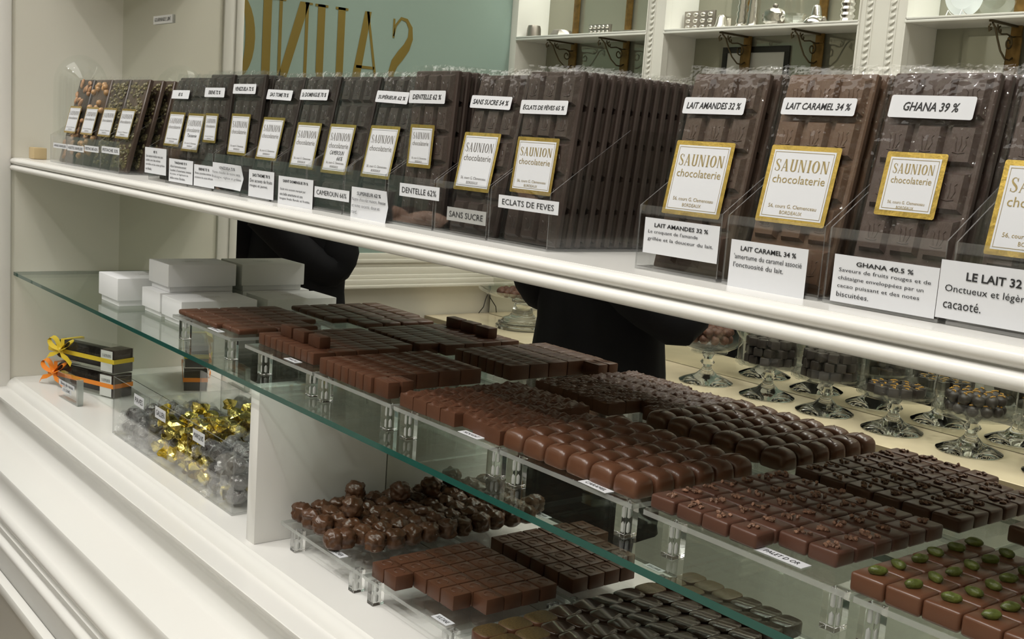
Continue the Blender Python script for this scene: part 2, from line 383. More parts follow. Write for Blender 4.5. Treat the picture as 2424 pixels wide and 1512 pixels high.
for x0, x1, lx, lab in ((-1.585, -1.385, (-1.5655, -1.4076), 'clear acrylic riser carrying the flat tile chocolates at the far end'),
                    (-1.341, -1.158, (-1.3065, -1.1776), 'clear acrylic riser carrying the small finger chocolates'),
                    (-1.1535, -.985, (-1.1487, -1.0084), 'clear acrylic riser carrying the tall ridged block chocolates'),
                    (-.980, -.799, (-.970, -.818), 'clear acrylic riser carrying the wavy topped chocolates'),
                    (-.796, -.620, (-.787, -.641), 'clear acrylic riser carrying the domed chocolates'),
                    (-.6075, -.413, (-.587, -.4354), 'clear acrylic riser carrying the chocolates with cocoa nibs'),
                    (-.410, -.190, (-.406, -.215), 'clear acrylic riser carrying the chocolates with pistachios')):
    TOP = riser(x0, x1, .637, ZU, .0278, lx, lab)
for x0, x1, lx, lab in ((-1.246, -1.045, (-1.223, -1.078), 'clear acrylic riser on the counter carrying the knobbly clusters'),
                    (-1.042, -.868, (-1.036, -.889), 'clear acrylic riser on the counter carrying the swirl topped cubes'),
                    (-.862, -.66, (-.855, -.685), 'clear acrylic riser on the counter carrying the rounded squares')):
    LOW = riser(x0, x1, .650, ZLo, .0265, lx, lab)

# ------------------------------------------------------------------ chocolates
def rounded(w, d, h, bev, seg=3, wob=0, seed=0, mats=('milk_chocolate',), extra=None):
    q = G(); q.box(-w/2, w/2, -d/2, d/2, 0, h, bev, 0, seg)
    if wob:
        off = Vector((seed*2.3, seed*1.1, seed*.7))
        for v in q.bm.verts:
            n = noise.noise_vector(v.co*70+off); v.co += Vector((n.x, n.y, n.z if v.co.z > h*.5 else 0))*wob
    if extra: extra(q)
    return q.mesh('chocolate', mats)
def wavy(w, d, h, seed):
    q = G(); n = 9; off = Vector((seed*4.1, seed*2.2, 0)); tops = []
    for j in range(n):
        row = []
        for i in range(n):
            x, y = -w/2+w*i/(n-1), -d/2+d*j/(n-1); e = min(i, n-1-i, j, n-1-j)
            z = h+(.0016*math.sin((x*1.0+y*.75)*430+seed*1.7)+.0014*noise.noise(Vector((x, y, 0))*220+off))*(1 if e > 0 else .25)
            row.append((x*(1 if e else .965), y*(1 if e else .965), z-(.0008 if e == 0 else 0)))
        tops.append(row)
    vs = q.grid(tops)
    per = [vs[0][i] for i in range(n)]+[vs[j][n-1] for j in range(1, n)]+[vs[n-1][i] for i in range(n-2, -1, -1)]+[vs[j][0] for j in range(n-2, 0, -1)]
    rings = [per]
    for z in (h-.0025, .0025, 0):
        k = 1.0 if z > 0 else .99
        rings.append([q.bm.verts.new((max(-w/2, min(w/2, v.co.x*1.035))*k, max(-d/2, min(d/2, v.co.y*1.035))*k, z)) for v in per])
    m = len(per)
    for a_, b_ in zip(rings, rings[1:]):
        for i in range(m): fc = q.bm.faces.new((a_[i], a_[(i+1) % m], b_[(i+1) % m], b_[i])); fc.smooth = True
    q.cap(rings[-1])
    return q.mesh('chocolate', 'milk_chocolate', 50)
def super_pt(t, e, rx, ry):
    c, s_ = math.cos(t), math.sin(t)
    return rx*math.copysign(abs(c)**(2/e), c), ry*math.copysign(abs(s_)**(2/e), s_)
def dome(w, d, h, seed):
    q = G(); n = 28; rows = []
    for k, z, e in ((.94, 0, 6), (.99, .0015, 6), (1, .3*h, 5), (.985, .55*h, 4.4), (.94, .70*h, 3.9), (.84, .82*h, 3.4), (.68, .905*h, 2.9), (.45, .965*h, 2.4), (.2, .994*h, 2.1), (.02, h, 2)):
        rows.append([(*super_pt(2*math.pi*(i+.5)/n, e, w/2*k, d/2*k), z) for i in range(n)])
    vs = q.grid(rows, 0, True); q.cap(vs[0], 0, True); q.cap(vs[-1])
    a0 = R.uniform(.55, .95) if seed % 2 else R.uniform(1.25, 1.75); pts = []
    for i in range(9):
        t = -1+2*i/8; r_ = t*.62; x, y = r_*w/2*math.cos(a0), r_*d/2*math.sin(a0); rr = abs(r_)
        pts.append((x, y, h*(1-.16*rr**2.4)-.0003+.0004*(1-rr)))
    q.tube(pts, [.0002]+[.00065]*7+[.0002], 6)
    return q.mesh('chocolate', 'milk_smooth', 60)
def rocher(seed):
    q = G(); vs = q.ico((0, 0, .0125), .0128, 4, 0, 1, seed)
    off = Vector((seed*5.3, seed*2.9, seed))
    for v in vs:
        d = (v.co-Vector((0, 0, .0125))).normalized(); kxy = min(1.22, 1/max(.55, math.hypot(d.x, d.y))) if abs(d.z) < .8 else 1.1
        k = 1+.20*noise.noise(d*2.3+off)+.17*max(0, noise.noise(d*6.5+off))+.05*noise.noise(d*14+off)
        v.co = Vector((d.x*.0122*k*kxy, d.y*.0122*k*kxy, max(0, .0125+d.z*.0128*(k if d.z > 0 else 1))))
    return q.mesh('chocolate', 'rocher_chocolate', 70)
def squircle(w, d, h, mats):
    q = G(); n = 32; rows = []
    for k, z in ((.95, 0), (1, .0012), (1, h-.0016), (.985, h-.0006), (.955, h)):
        rows.append([(*super_pt(2*math.pi*(i+.5)/n, 3.4, w/2*k, d/2*k), z) for i in range(n)])
    vs = q.grid(rows, 0, True); q.cap(vs[0], 0, True)
    fc = q.bm.faces.new(vs[-1]); fc.material_index = 1; fc.smooth = True
    return q.mesh('chocolate', mats, 50)
def swirl(q, h, r=.0066):
    pts = [(r*(1-.035*i/3)*math.cos(.3+i*.28), r*(1-.035*i/3)*math.sin(.3+i*.28), h+.0001) for i in range(20)]
    q.tube(pts, [.0002]+[.0006]*18+[.0002], 5)
def ridges(q, h, d):
    for x in (-.004, 0, .004): q.tube([(x, -d*.36, h-.0002), (x+.0006, 0, h), (x, d*.36, h-.0002)], [.0002, .0007, .0002], 5)
def nib_mesh(seed):
    q = G(); r = random.Random(seed*13+1)
    for i in range(r.randint(6, 10)):
        an, rd = r.uniform(0, 6.28), r.uniform(0, .0064)
        vs = q.ico((rd*math.cos(an)*1.25, rd*math.sin(an), .0012), 1, 1, .5, 2.2, seed*9+i, 0, (r.uniform(.0015, .0032), r.uniform(.0010, .0020), r.uniform(.0009, .0019)), False)
        M = Matrix.Rotation(r.uniform(0, 3.14), 3, 'Z'); c = Vector((rd*math.cos(an)*1.25, rd*math.sin(an), .0012))
        for v in vs: v.co = c+M@(v.co-c)
    return q.mesh('cocoa_nibs', 'nib', 20)
def pist_mesh(seed):
    q = G(); q.ico((0, 0, .0028), 1, 3, .16, 1.6, seed, 0, (.0064, .0036, .0034)); return q.mesh('pistachio', 'pistachio_green', 60)
def place(protos, x, y, z, rz, name, label, cat, group, top=None):
    m = protos[R.randrange(len(protos))]
    o = put(name, m, None, (x, y, z), (0, 0, rz)); tag(o, label, cat, group)
    if top:
        t = put(top[0], top[1][R.randrange(len(top[1]))], o, (R.uniform(-.001, .001), R.uniform(-.001, .001), top[2]), (0, 0, R.uniform(*top[3])))
    return o
def grid(name, what, where, group, protos, xs, ys, z, skip=lambda i, j: False, jit=.0004, rot=.02, dx=lambda i, j: 0, dy=lambda i, j: 0, top=None):
    for j, y in enumerate(ys):
        for i, x in enumerate(xs):
            if skip(i, j): continue
            place(protos, x+dx(i, j)+R.uniform(-jit, jit), y+dy(i, j)+R.uniform(-jit, jit), z, R.uniform(-rot, rot), name,
                  f'{what}, {ORD[i]} from left in {ORD[j]} row {where}', 'chocolate', group, top)
E1 = .0003
lin = lambda a0, d, n: [a0+d*i for i in range(n)]
grid('tile_chocolate', 'flat milk chocolate tile', 'of far riser', 'flat chocolate tiles on the far riser', [rounded(.0272, .0305, .0078, .0030, 3, .0006, s) for s in range(4)],
     lin(-1.569, .0262, 7), lin(.657, .0315, 5), TOP+E1, rot=.0, dy=lambda i, j: .010 if i > 4 and j < 1 else (.006 if i > 4 else 0), skip=lambda i, j: i > 4 and j == 4, jit=.0002)
fing = [rounded(.0155, .0300, .0145, .0012, 2, .0003, s) for s in range(4)]
grid('finger_chocolate', 'small finger chocolate', 'of its riser', 'finger chocolates on the second riser', fing, lin(-1.3305, .01655, 9), lin(.6675, .0307, 5), TOP+E1, rot=.008, jit=.0002,
     skip=lambda i, j: i == 8 and j == 4)
for i, (x, y, rz) in enumerate(((-1.302, .680, 1.57), (-1.267, .6795, 1.565), (-1.229, .681, 1.575))):
    place(fing, x, y, TOP+.0147, rz, 'finger_chocolate', f'finger chocolate lying crosswise on top of others, {ORD[i]} of three from left', 'chocolate', 'finger chocolates on the second riser')
blk = [rounded(.0155, .0295, .0185, .0014, 2, .0003, s, extra=lambda q: ridges(q, .0185, .0295)) for s in range(4)]
grid('block_chocolate', 'tall ridged block chocolate', 'of its riser', 'ridged blocks on the third riser', blk, lin(-1.1425, .0167, 7), lin(.6535, .0303, 5), TOP+E1, rot=.008, jit=.0002)
for j, (x, y, rz) in enumerate(((-1.0185, .6495, 1.57), (-1.0185, .6675, 1.56))):
    place(blk, x, y, TOP+E1, rz, 'block_chocolate', f'tall block chocolate turned crosswise at riser corner, {ORD[j]} from the front', 'chocolate', 'ridged blocks on the third riser')
grid('wavy_chocolate', 'wavy topped chocolate', 'of its riser', 'wavy chocolates on the fourth riser', [wavy(.0240, .0258, .0145, s) for s in range(6)],
     lin(-.9655, .0249, 7), lin(.6535, .0262, 6), TOP+E1, rot=.02, skip=lambda i, j: i == 5 and j > 3 or (i == 6 and j > 4), dy=lambda i, j: .010 if i == 4 and j == 0 else (.004 if i == 5 else 0), jit=.0002)
grid('domed_chocolate', 'domed milk chocolate', 'of its riser', 'domed chocolates on the fifth riser', [dome(.0292, .0243, .0192, s) for s in range(6)],
     lin(-.7905, .0301, 6), lin(.6545, .0250, 6), TOP+E1, rot=.03, jit=.0002)
nibs = [nib_mesh(s) for s in range(9)]
grid('nib_chocolate', 'square chocolate with cocoa nibs', 'of its riser', 'nib chocolates on the sixth riser', [rounded(.0258, .0217, .0122, .0024, 3, .0005, s, ('palet_chocolate',)) for s in range(4)],
     lin(-.5935, .0272, 6), lin(.6515, .0229, 7), TOP+E1, skip=lambda i, j: i > 3 and j < 1, rot=.015, top=('nib_topping', nibs, .0121, (-3, 3)))
pis = [pist_mesh(s) for s in range(5)]
grid('pistachio_chocolate', 'milk chocolate topped with green pistachio', 'of its riser', 'pistachio chocolates on the seventh riser', [rounded(.0262, .0230, .0142, .0026, 3, .0004, s, ('milk_smooth',)) for s in range(4)],
     lin(-.4035, .0268, 7), lin(.6495, .0237, 6), TOP+E1, rot=.02, top=('pistachio', pis, .0140, (-.5, 1.3)))
roch = [rocher(s) for s in range(7)]
for j, y in enumerate(lin(.668, .0262, 6)):
    for i, x in enumerate(lin(-1.228, .0262, 6)):
        if (i, j) in ((3, 0), (5, 0)): continue
        place(roch, x+R.uniform(-.0015, .0015), y+R.uniform(-.0015, .0015), LOW+E1, R.uniform(0, 6.2), 'nut_cluster', f'knobbly nut cluster, {ORD[i]} from left in {ORD[j]} row of counter riser', 'chocolate', 'nut clusters on the counter riser')
place(roch, -1.1255, .6565, LOW+E1, .4, 'nut_cluster', 'knobbly nut cluster standing out at the front, over its white card', 'chocolate', 'nut clusters on the counter riser')
for k, (x, y) in enumerate(((-1.214, .735), (-1.188, .787), (-1.160, .70))):
    place(roch, x, y, LOW+.0235, R.uniform(0, 6), 'nut_cluster', f'knobbly nut cluster resting on top of the others, {ORD[k]} from left', 'chocolate', 'nut clusters on the counter riser')
grid('swirl_cube', 'chocolate cube with ring on top', 'of counter riser', 'ring topped cubes on the counter riser', [rounded(.0242, .0232, .0172, .0011, 2, .0002, s, extra=lambda q: swirl(q, .0172)) for s in range(3)],
     lin(-1.0255, .0258, 6), lin(.6645, .0246, 6), LOW+E1, skip=lambda i, j: (j == 0 and i > 1) or (i == 5 and j < 2), rot=.015, dx=lambda i, j: .004 if j == 0 else 0)
sq_gold = [squircle(.0276, .0335, .0140, ('milk_chocolate', 'gold_dust'))]; sq_dark = [squircle(.0276, .0335, .0140, ('dark_gloss', 'dark_gloss'))]
for j, y in enumerate(lin(.6655, .0330, 5)):
    for i, x in enumerate(lin(-.8300, .0272, 6)):
        if y > .80: continue
        place(sq_gold if j < 2 and i < 2 or (i+j < 3 and j < 3) else sq_dark, x+R.uniform(-.0003, .0003), y, LOW+E1, R.uniform(-.02, .02), 'rounded_square_chocolate',
              f'rounded square chocolate, {ORD[i]} from left in {ORD[j]} row of counter riser', 'chocolate', 'rounded square chocolates on the counter riser')

# small name cards lying on the risers
def card(x, y, z, w, d, rz, txt, label):
    t = thing('name_card', label, 'card', (x, y, z), rz, 'name cards on the risers')
    q = G(); q.box(-w/2, w/2, -d/2, d/2, 0, .0004); q.obj('card', 'paper', t)
    q = G(); q.flat(fit(txt, w*.72, d*.46), (0, 0, .0006), (1, 0, 0), (0, 1, 0)); q.obj('lettering', 'ink', t)
card(-.4795, .6475, TOP+E1, .043, .0115, 0, 'PALET D OR', 'white card reading PALET D OR at the front of the nib chocolates')
card(-.6680, .6385, TOP+E1, .036, .010, -.05, 'CARAMEL', 'white card reading CARAMEL under the domed chocolates')
card(-.8475, .6395, TOP+E1, .032, .010, 0, 'NOUGAT', 'white card reading NOUGAT under the wavy chocolates')
card(-1.2245, .6435, TOP+E1, .030, .010, 0, 'PRALINE', 'white card below the finger chocolates')
card(-1.4450, .6405, TOP+E1, .036, .010, 0, 'ECORCE', 'white card below the flat chocolate tiles')
card(-.8975, .6565, LOW+E1, .0275, .0115, 0, 'SULTANE', 'white card reading SULTANE beside the ring topped cubes')
card(-1.1130, .6545, LOW+E1, .030, .0115, 0, 'ROCHER', 'white card half under the knobbly clusters')
card(-.7330, .6655-.0115, LOW+E1, .024, .0095, 0, '1882', 'white card at the front of the rounded squares, seen in the mirror') if False else None

# ------------------------------------------------------------------ chocolate bars in clear boxes on the wooden shelf
BW, BH = .0755, .1560
def bar_mesh(mat, w=BW, h=BH, cols=3, rows=5):
    q = G(); q.box(-w/2, w/2, .0042, .0100, 0, h, .0012, 0, 1); gx, gz = .0018, .0018
    cw, ch = (w-.004)/cols, (h-.004)/rows
    for i in range(cols):
        for j in range(rows):
            x0, z0 = -w/2+.002+cw*i+gx, .002+ch*j+gz; x1, z1 = x0+cw-2*gx, z0+ch-2*gz; e = .0024
            A = [(x0, .0043, z0), (x1, .0043, z0), (x1, .0043, z1), (x0, .0043, z1)]; B_ = [(x0+e, 0, z0+e), (x1-e, 0, z0+e), (x1-e, 0, z1-e), (x0+e, 0, z1-e)]
            va = [q.bm.verts.new(p) for p in A]; vb = [q.bm.verts.new(p) for p in B_]
            for k in range(4): q.bm.faces.new((va[k], va[(k+1) % 4], vb[(k+1) % 4], vb[k]))
            q.bm.faces.new(vb)
            cx, cz = (x0+x1)/2, (z0+z1)/2                       # pressed crown ornament
            for sx in (-1, 0, 1):
                q.tube([(cx+sx*.0022, -.00005, cz-.0045), (cx+sx*.0036+.0006, -.0001, cz), (cx+sx*.0030, -.0001, cz+.0036), (cx+sx*.0044, -.00005, cz+.0052)], .00042, 4)
            q.tube([(cx-.0042, -.0001, cz-.0052), (cx, -.0001, cz-.0060), (cx+.0042, -.0001, cz-.0052)], .00045, 4)
    return q.mesh('bar', mat, 25)
def nut_bar_mesh(base, nut, kind, seed, w=.079, h=BH):
    q = G(); q.box(-w/2, w/2, .0032, .0105, 0, h, .0014, 0, 1); r = random.Random(seed)
    n = {'h': 26, 'a': 34, 'p': 230}[kind]
    for i in range(n):
        x, z = r.uniform(-w/2+.006, w/2-.006), r.uniform(.006, h-.006)
        if kind == 'h': q.ico((x, .0020, z), .0056, 2, .1, 1.5, i, 1)
        elif kind == 'a':
            an = r.uniform(0, 3.14); vs = q.ico((0, 0, 0), 1, 2, .08, 1.3, i, 1, (.0078, .0034, .0046)); M = Matrix.Rotation(an, 3, 'Y')
            for v in vs: v.co = M@v.co+Vector((x, .0026, z))
        else: q.ico((x, .0030, z), r.uniform(.0020, .0036), 1, .35, 1.8, i, 1)
    return q.mesh('bar', [base, nut], 40)
def film_mesh(seed, w=BW, h=BH):
    q = G(); r = random.Random(seed); n, m = 9, 15; W = w+.0045; off = Vector((seed*2.1, seed*.7, 0))
    for side, y0 in ((1, -.0014), (-1, .0108)):
        rows = []
        for j in range(m):
            t = j/(m-1); z = -.001+t*(h+.0065); row = []
            for i in range(n):
                x = -W/2+W*i/(n-1); e = min(i, n-1-i)
                y = y0 if z < h+.001 else .005+side*-.0008
                if e == 0: y = .0050-side*.0042
                k = noise.noise(Vector((x*60, z*45, side*3))+off)
                y += k*.0009*(1 if z < h-.02 else 1.8); zz = z+(noise.noise(Vector((x*140, 7, side))+off)*.0022 if j == m-1 else 0)
                row.append((x+(k*.0008 if e == 0 else 0), y, zz))
            rows.append(row)
        q.grid(rows)
    return q.mesh('film', 'cellophane', 30)
FILM = [film_mesh(s) for s in range(6)]
BARS = {k: bar_mesh(k) for k in ('bar_dark', 'bar_brown', 'bar_milk', 'bar_caramel', 'bar_ghana')}
BARS['almond'] = nut_bar_mesh('bar_dark', 'almond', 'a', 3); BARS['hazelnut'] = nut_bar_mesh('bar_milk', 'hazelnut', 'h', 5)
BARS['pistache_dark'] = nut_bar_mesh('bar_brown', 'pistachio_bits', 'p', 8); BARS['pistache'] = nut_bar_mesh('bar_milk', 'pistachio_bits', 'p', 9)
ZS = 1.3619
def brand_label(p, u, v, w, h, dark=False, hand=None):
    """gold edged paper label; u, v = left and bottom on the bar's face"""
    q = G(); q.flat(rrect(u, u+w, v, v+h, .0015), (0, -.0032, 0), *XZ); l = q.obj('gold_label', 'gold_paper', p)
    q = G(); q.flat(rect(u+.0035, u+w-.0035, v+.0035, v+h-.0035), (0, -.0034, 0), *XZ); q.obj('label_paper', 'paper', l)
    q = G(); cx = u+w/2; W = w-.014
    q.flat(shift(sau(W, h*.155), cx-W/2, v+h*.665), (0, -.0036, 0), *XZ, 0)
    q.flat(shift(fit('chocolaterie', W*.98, h*.105), cx, v+h*.565), (0, -.0036, 0), *XZ, 1)
    q.flat(shift(fit('56, cours G. Clemenceau', W*.9, h*.055), cx, v+h*.215), (0, -.0036, 0), *XZ, 1)
    q.flat(shift(fit('BORDEAUX', W*.42, h*.045), cx, v+h*.14), (0, -.0036, 0), *XZ, 1)
    if hand:
        for k, s in enumerate(hand): q.flat(shift(fit(s, W*(.72 if k == 0 else .3), h*.085, shear=.25), cx+(0 if k == 0 else W*.2), v+h*(.42-.11*k)), (0, -.0036, 0), *XZ, 2)
    e = .0048
    for x0, x1, y0, y1 in ((u+e, u+w-e, v+e, v+e+.0003), (u+e, u+w-e, v+h-e-.0003, v+h-e), (u+e, u+e+.0003, v+e, v+h-e), (u+w-e-.0003, u+w-e, v+e, v+h-e)):
        q.flat(rect(x0, x1, y0, y1), (0, -.0036, 0), *XZ, 1)
    q.obj('lettering', ['ink_soft' if dark else 'gold_ink', 'ink_soft' if dark else 'gold_ink', 'ink'], l)
def flavour_sticker(p, u, v, w, h, txt, tilt=0):
    t = put('flavour_sticker', None, p); t.location = (u, 0, v); t.rotation_euler = (0, tilt, 0)
    q = G(); q.flat(rrect(0, w, 0, h, .0016), (0, -.0032, 0), *XZ); m = q.mesh('s', 'paper'); t.data if False else None
    bpy.data.objects.remove(t); o = put('flavour_sticker', m, p, (u, 0, v), (0, tilt, 0))
    q = G(); tw = min(w*.88, .0040*len(txt)); q.flat(shift(fit(txt, tw, h*.40, shear=.18, bold=.018), w/2, h/2), (0, -.0034, 0), *XZ); q.obj('lettering', 'ink', o)
def clear_box(x0, x1, hf, lab, slope=True, grp='clear bar boxes on the wooden shelf'):
    t = thing('bar_box', lab, 'display box', group=grp); y0, y1 = .6350, .8060; th = .0009; z = ZS
    q = G(); q.box(x0, x1, y0, y1, z, z+.0022, 0, 0, 1, 1); q.obj('base', ['acrylic_thin', 'thin_rim'], t)
    q = G(); q.box(x0, x1, y0, y0+th, z+.0023, z+hf, 0); 
    for fc in q.bm.faces:
        n = fc.normal if fc.normal.length else None
    q.bm.faces.ensure_lookup_table(); [setattr(q.bm.faces[k], 'material_index', 1) for k in (1, 3, 5)]
    q.obj('front', ['acrylic_thin', 'thin_rim'], t)
    for xa, xb in ((x0, x0+th), (x1-th, x1)):
        q = G(); P = [(y0+th, z+.0023), (y1, z+.0023), (y1, z+hf+.06), (y0+.09, z+hf+.06), (y0+th, z+hf)]
        A = [q.bm.verts.new((xa, y, zz)) for y, zz in P]; B_ = [q.bm.verts.new((xb, y, zz)) for y, zz in P]
        q.cap(A); q.cap(B_, 0, True)
        for i in range(5): fc = q.bm.faces.new((A[i], B_[i], B_[(i+1) % 5], A[(i+1) % 5])); fc.material_index = 1
        q.obj('side', ['acrylic_thin', 'thin_rim'], t)
    return t
def text_card(p, xa, xb, za, zb, title, lines, mat='paper', curl=0, big=False):
    """paper note on the front of a box"""
    q = G(); n = 8; rows = []
    for j in range(5):
        tz = j/4; rows.append([(xa+(xb-xa)*i/(n-1), .6340-curl*(i/(n-1))**3*(.3+.7*abs(tz-.5)*2), za+(zb-za)*tz) for i in range(n)])
    q.grid(rows); c = q.obj('note_card', mat, p); q = G(); W, H = xb-xa, zb-za; cx, cz = (xa+xb)/2, (za+zb)/2
    y = .6336-curl*.35
    if not lines:
        q.flat(fit(title, W*.86, H*(.44 if not big else .5)), (cx, y, cz), *XZ)
    else:
        nl = max(3.2, len(lines)+1.4); lh = H/(nl+.6); z = zb-lh*.95
        q.flat(fit(title, min(W*.72, .0035*len(title)), lh*.58, bold=.02), (cx, y, z), *XZ)
        mx = max(len(s) for s in lines)
        for s in lines:
            if not s: z -= lh*.8; continue
            z -= lh; g2 = fit(s, W*.88*len(s)/mx, lh*.62); q.flat(shift(g2, W*.88*len(s)/mx/2, 0), (xa+W*.06, y, z), *XZ)
    q.obj('lettering', 'ink', c)
def bar(x0, lean, yb, mesh, label, name='chocolate_bar', w=BW, gold=None, sticker=None, dark=False, hand=None, z=None, group=None, film=True, rz=0):
    t = thing(name, label, 'chocolate bar', (x0+w/2, yb, (z or ZS+.0032)), 0, group); t.rotation_euler = (-math.atan(lean), 0, rz)
    put('bar', BARS[mesh], t)
    if film: put('wrapper', FILM[R.randrange(6)], t)
    if gold: brand_label(t, gold[0]-w/2, gold[1], gold[2], gold[3], dark, hand)
    if sticker: flavour_sticker(t, sticker[0]-w/2, sticker[1], sticker[2], sticker[3], sticker[4], sticker[5] if len(sticker) > 5 else 0)
    return t
B6 = (.010, .0415, .060, .0585)       # big gold label: left, bottom, width, height
S6 = (.0160, .059, .0440, .0425)      # small gold label
GB = 'bars standing in clear boxes'
ROW = [ # x0, lean, mesh, gold, sticker, dark ink, hand, card(x0,x1,z0,z1,title,lines,mat), bars behind, label, rz
 (-.3645, .21, 'bar_ghana', (.004, .0415, .060, .0585), (.030, .105, .04, .014, 'LAIT 32 %'), 0, None, (-.3771, -.300, 1.3655, 1.4011, 'LE LAIT 32 %', ['Onctueux et légèrement', 'cacaoté.']), 2, 'milk chocolate bar at right edge of the picture, big gold label', 'clear box with LE LAIT note at right edge'),
 (-.4555, .20, 'bar_ghana', (.0135, .0585, .0440, .0425), (.0065, .1240, .0610, .0150, 'GHANA 39 %', .012), 0, None, (-.4543, -.3775, 1.3640, 1.3954, 'GHANA 40.5 %', ['Saveurs de fruits rouges et de', 'châtaigne enveloppées par un', 'cacao puissant et des notes', 'biscuitées.']), 3, 'milk chocolate bar with GHANA 39 % sticker', 'clear box with GHANA 40.5 % note'),
 (-.5450, .21, 'bar_caramel', (.0060, .0450, .0605, .0565), (.0060, .1240, .0630, .0125, 'LAIT CARAMEL 34 %'), 0, None, (-.5440, -.4757, 1.3600, 1.3955, 'LAIT CARAMEL 34 %', ["'amertume du caramel associé", "l'onctuosité du lait.", '', '']), 2, 'caramel coloured milk chocolate bar with LAIT CARAMEL sticker', 'clear box with LAIT CARAMEL note'),
 (-.6360, .19, 'bar_milk', (.0040, .0420, .0600, .0585), (.0020, .1220, .0625, .0130, 'LAIT AMANDES 32 %'), 0, None, (-.6333, -.5560, 1.3756, 1.4032, 'LAIT AMANDES 32 %', ["Le croquant de l'amande", 'grillée et la douceur du lait.', '']), 2, 'milk chocolate bar with LAIT AMANDES sticker', 'clear box with LAIT AMANDES note'),
 (-.8320, .12, 'bar_brown', (.0070, .0440, .0590, .0510), (.0030, .1160, .0660, .0125, 'ÉCLATS DE FÈVES 65 %'), 0, None, (-.8233, -.7384, 1.3946, 1.4062, 'ECLATS DE FEVES', None), 12, 'dark chocolate bar with ÉCLATS DE FÈVES sticker', 'clear box with ECLATS DE FEVES strip'),
 (-.9210, .19, 'bar_brown', (.0030, .0400, .0585, .0572), (.0010, .1215, .0650, .0125, 'SANS SUCRE 54 %', .02), 1, None, (-.9038, -.8405, 1.3755, 1.3885, 'SANS SUCRE', None, 'grey_tape'), 2, 'dark chocolate bar with SANS SUCRE sticker', 'clear box with grey SANS SUCRE tape'),
 (-1.0105, .065, 'bar_brown', (.0120, .0570, .0440, .0435), (.0030, .1220, .0655, .0130, 'DENTELLE 62 %'), 1, None, (-.9908, -.9187, 1.3922, 1.4054, 'DENTELLE 62%', None), 3, 'upright dark chocolate bar with DENTELLE 62 % sticker', 'clear box with DENTELLE 62% strip'),
 (-1.1010, .20, 'bar_dark', (.0030, .0407, .0600, .0580), (-.001, .1250, .0660, .0130, 'SUPÉRIEUR 62 %', .03), 1, None, (-1.0875, -1.0091, 1.3611, 1.3947, 'SUPERIEUR 62 %', ['Notre chocolat maison, finesse', 'et notes cacaoté, doux et', 'rond.'], 'paper', .004), 2, 'dark chocolate bar with SUPÉRIEUR 62 % sticker', 'clear box with SUPERIEUR note'),
 (-1.1890, .20, 'bar_dark', (.0000, .0397, .0590, .0580), None, 1, ['CAMEROUN', '66%'], (-1.1717, -1.0922, 1.3767, 1.3891, 'CAMEROUN 66%', None), 2, 'dark chocolate bar whose label is handwritten CAMEROUN', 'clear box with CAMEROUN 66% strip'),
 (-1.2765, .19, 'bar_dark', (.0080, .0410, .0605, .0562), (-.001, .1248, .0690, .0130, 'St DOMINGUE 70 %'), 1, None, (-1.2630, -1.1752, 1.3616, 1.3954, 'SAINT DOMINGUE 70 %', ['', 'Goût très cacaoté marqué par', 'une belle amertume et une', 'longue finale florale et fruitée.']), 2, 'dark chocolate bar with St DOMINGUE sticker', 'clear box with SAINT DOMINGUE note'),
 (-1.3680, .20, 'bar_dark', (.0020, .0460, .0600, .0555), (-.004, .1248, .0700, .0130, 'SAO TOME 70 %', .02), 1, None, (-1.3457, -1.2751, 1.3643, 1.3982, 'SAO THOME 70 %', ['Des accents de fruits', 'rouges et jaunes.', '']), 2, 'dark chocolate bar with SAO TOME sticker', 'clear box with SAO THOME note'),
 (-1.4500, .11, 'bar_dark', (.0060, .0480, .0580, .0545), (-.001, .1288, .0690, .0130, 'VENEZUELA 72 %'), 1, None, (-1.4581, -1.3569, 1.3690, 1.4011, 'VENEZUELA 72 %', ['Notes chaudes de raisins secs,', 'châtaigne, réglisse et grillées', ''], 'paper', .006), 2, 'dark chocolate bar with VENEZUELA sticker', 'clear box with curling VENEZUELA note'),
 (-1.5420, .10, 'bar_dark', (.0140, .0605, .0440, .0405), (.0020, .1233, .0660, .0130, 'EBENE 72 %'), 1, None, (-1.5205, -1.4513, 1.3654, 1.3948, 'EBENE 72 %', ['Notes cacaotées intense, la', 'puissance du cacao africain', '']), 2, 'dark chocolate bar with EBENE sticker and small gold label', 'clear box with EBENE note'),
 (-1.6220, .20, 'bar_dark', (.0100, .0450, .0600, .0560), None, 1, ['Tanzanie'], (-1.6116, -1.5243, 1.3653, 1.3983, 'TANZANIE 75 %', ['Alliant harmonieusement', "l'acidité à l'amertume intense", 'du cacao, et l\'agrément de', 'belles notes florales.']), 1, 'dark chocolate bar with handwritten label, tucked behind the EBENE bar', 'clear box with TANZANIE note'),
 (-1.6890, .20, 'bar_dark', (.0070, .0500, .0590, .0515), (-.001, .1218, .0650, .0130, '85 %'), 1, None, (-1.7081, -1.6228, 1.3720, 1.4104, '85 %', ['Une texture tendue mais sans', 'acidité, avec des arômes', 'torréfiés et des notes grillées', 'en finale.']), 1, 'dark chocolate bar with 85 % sticker', 'clear box with 85 % note'),
]
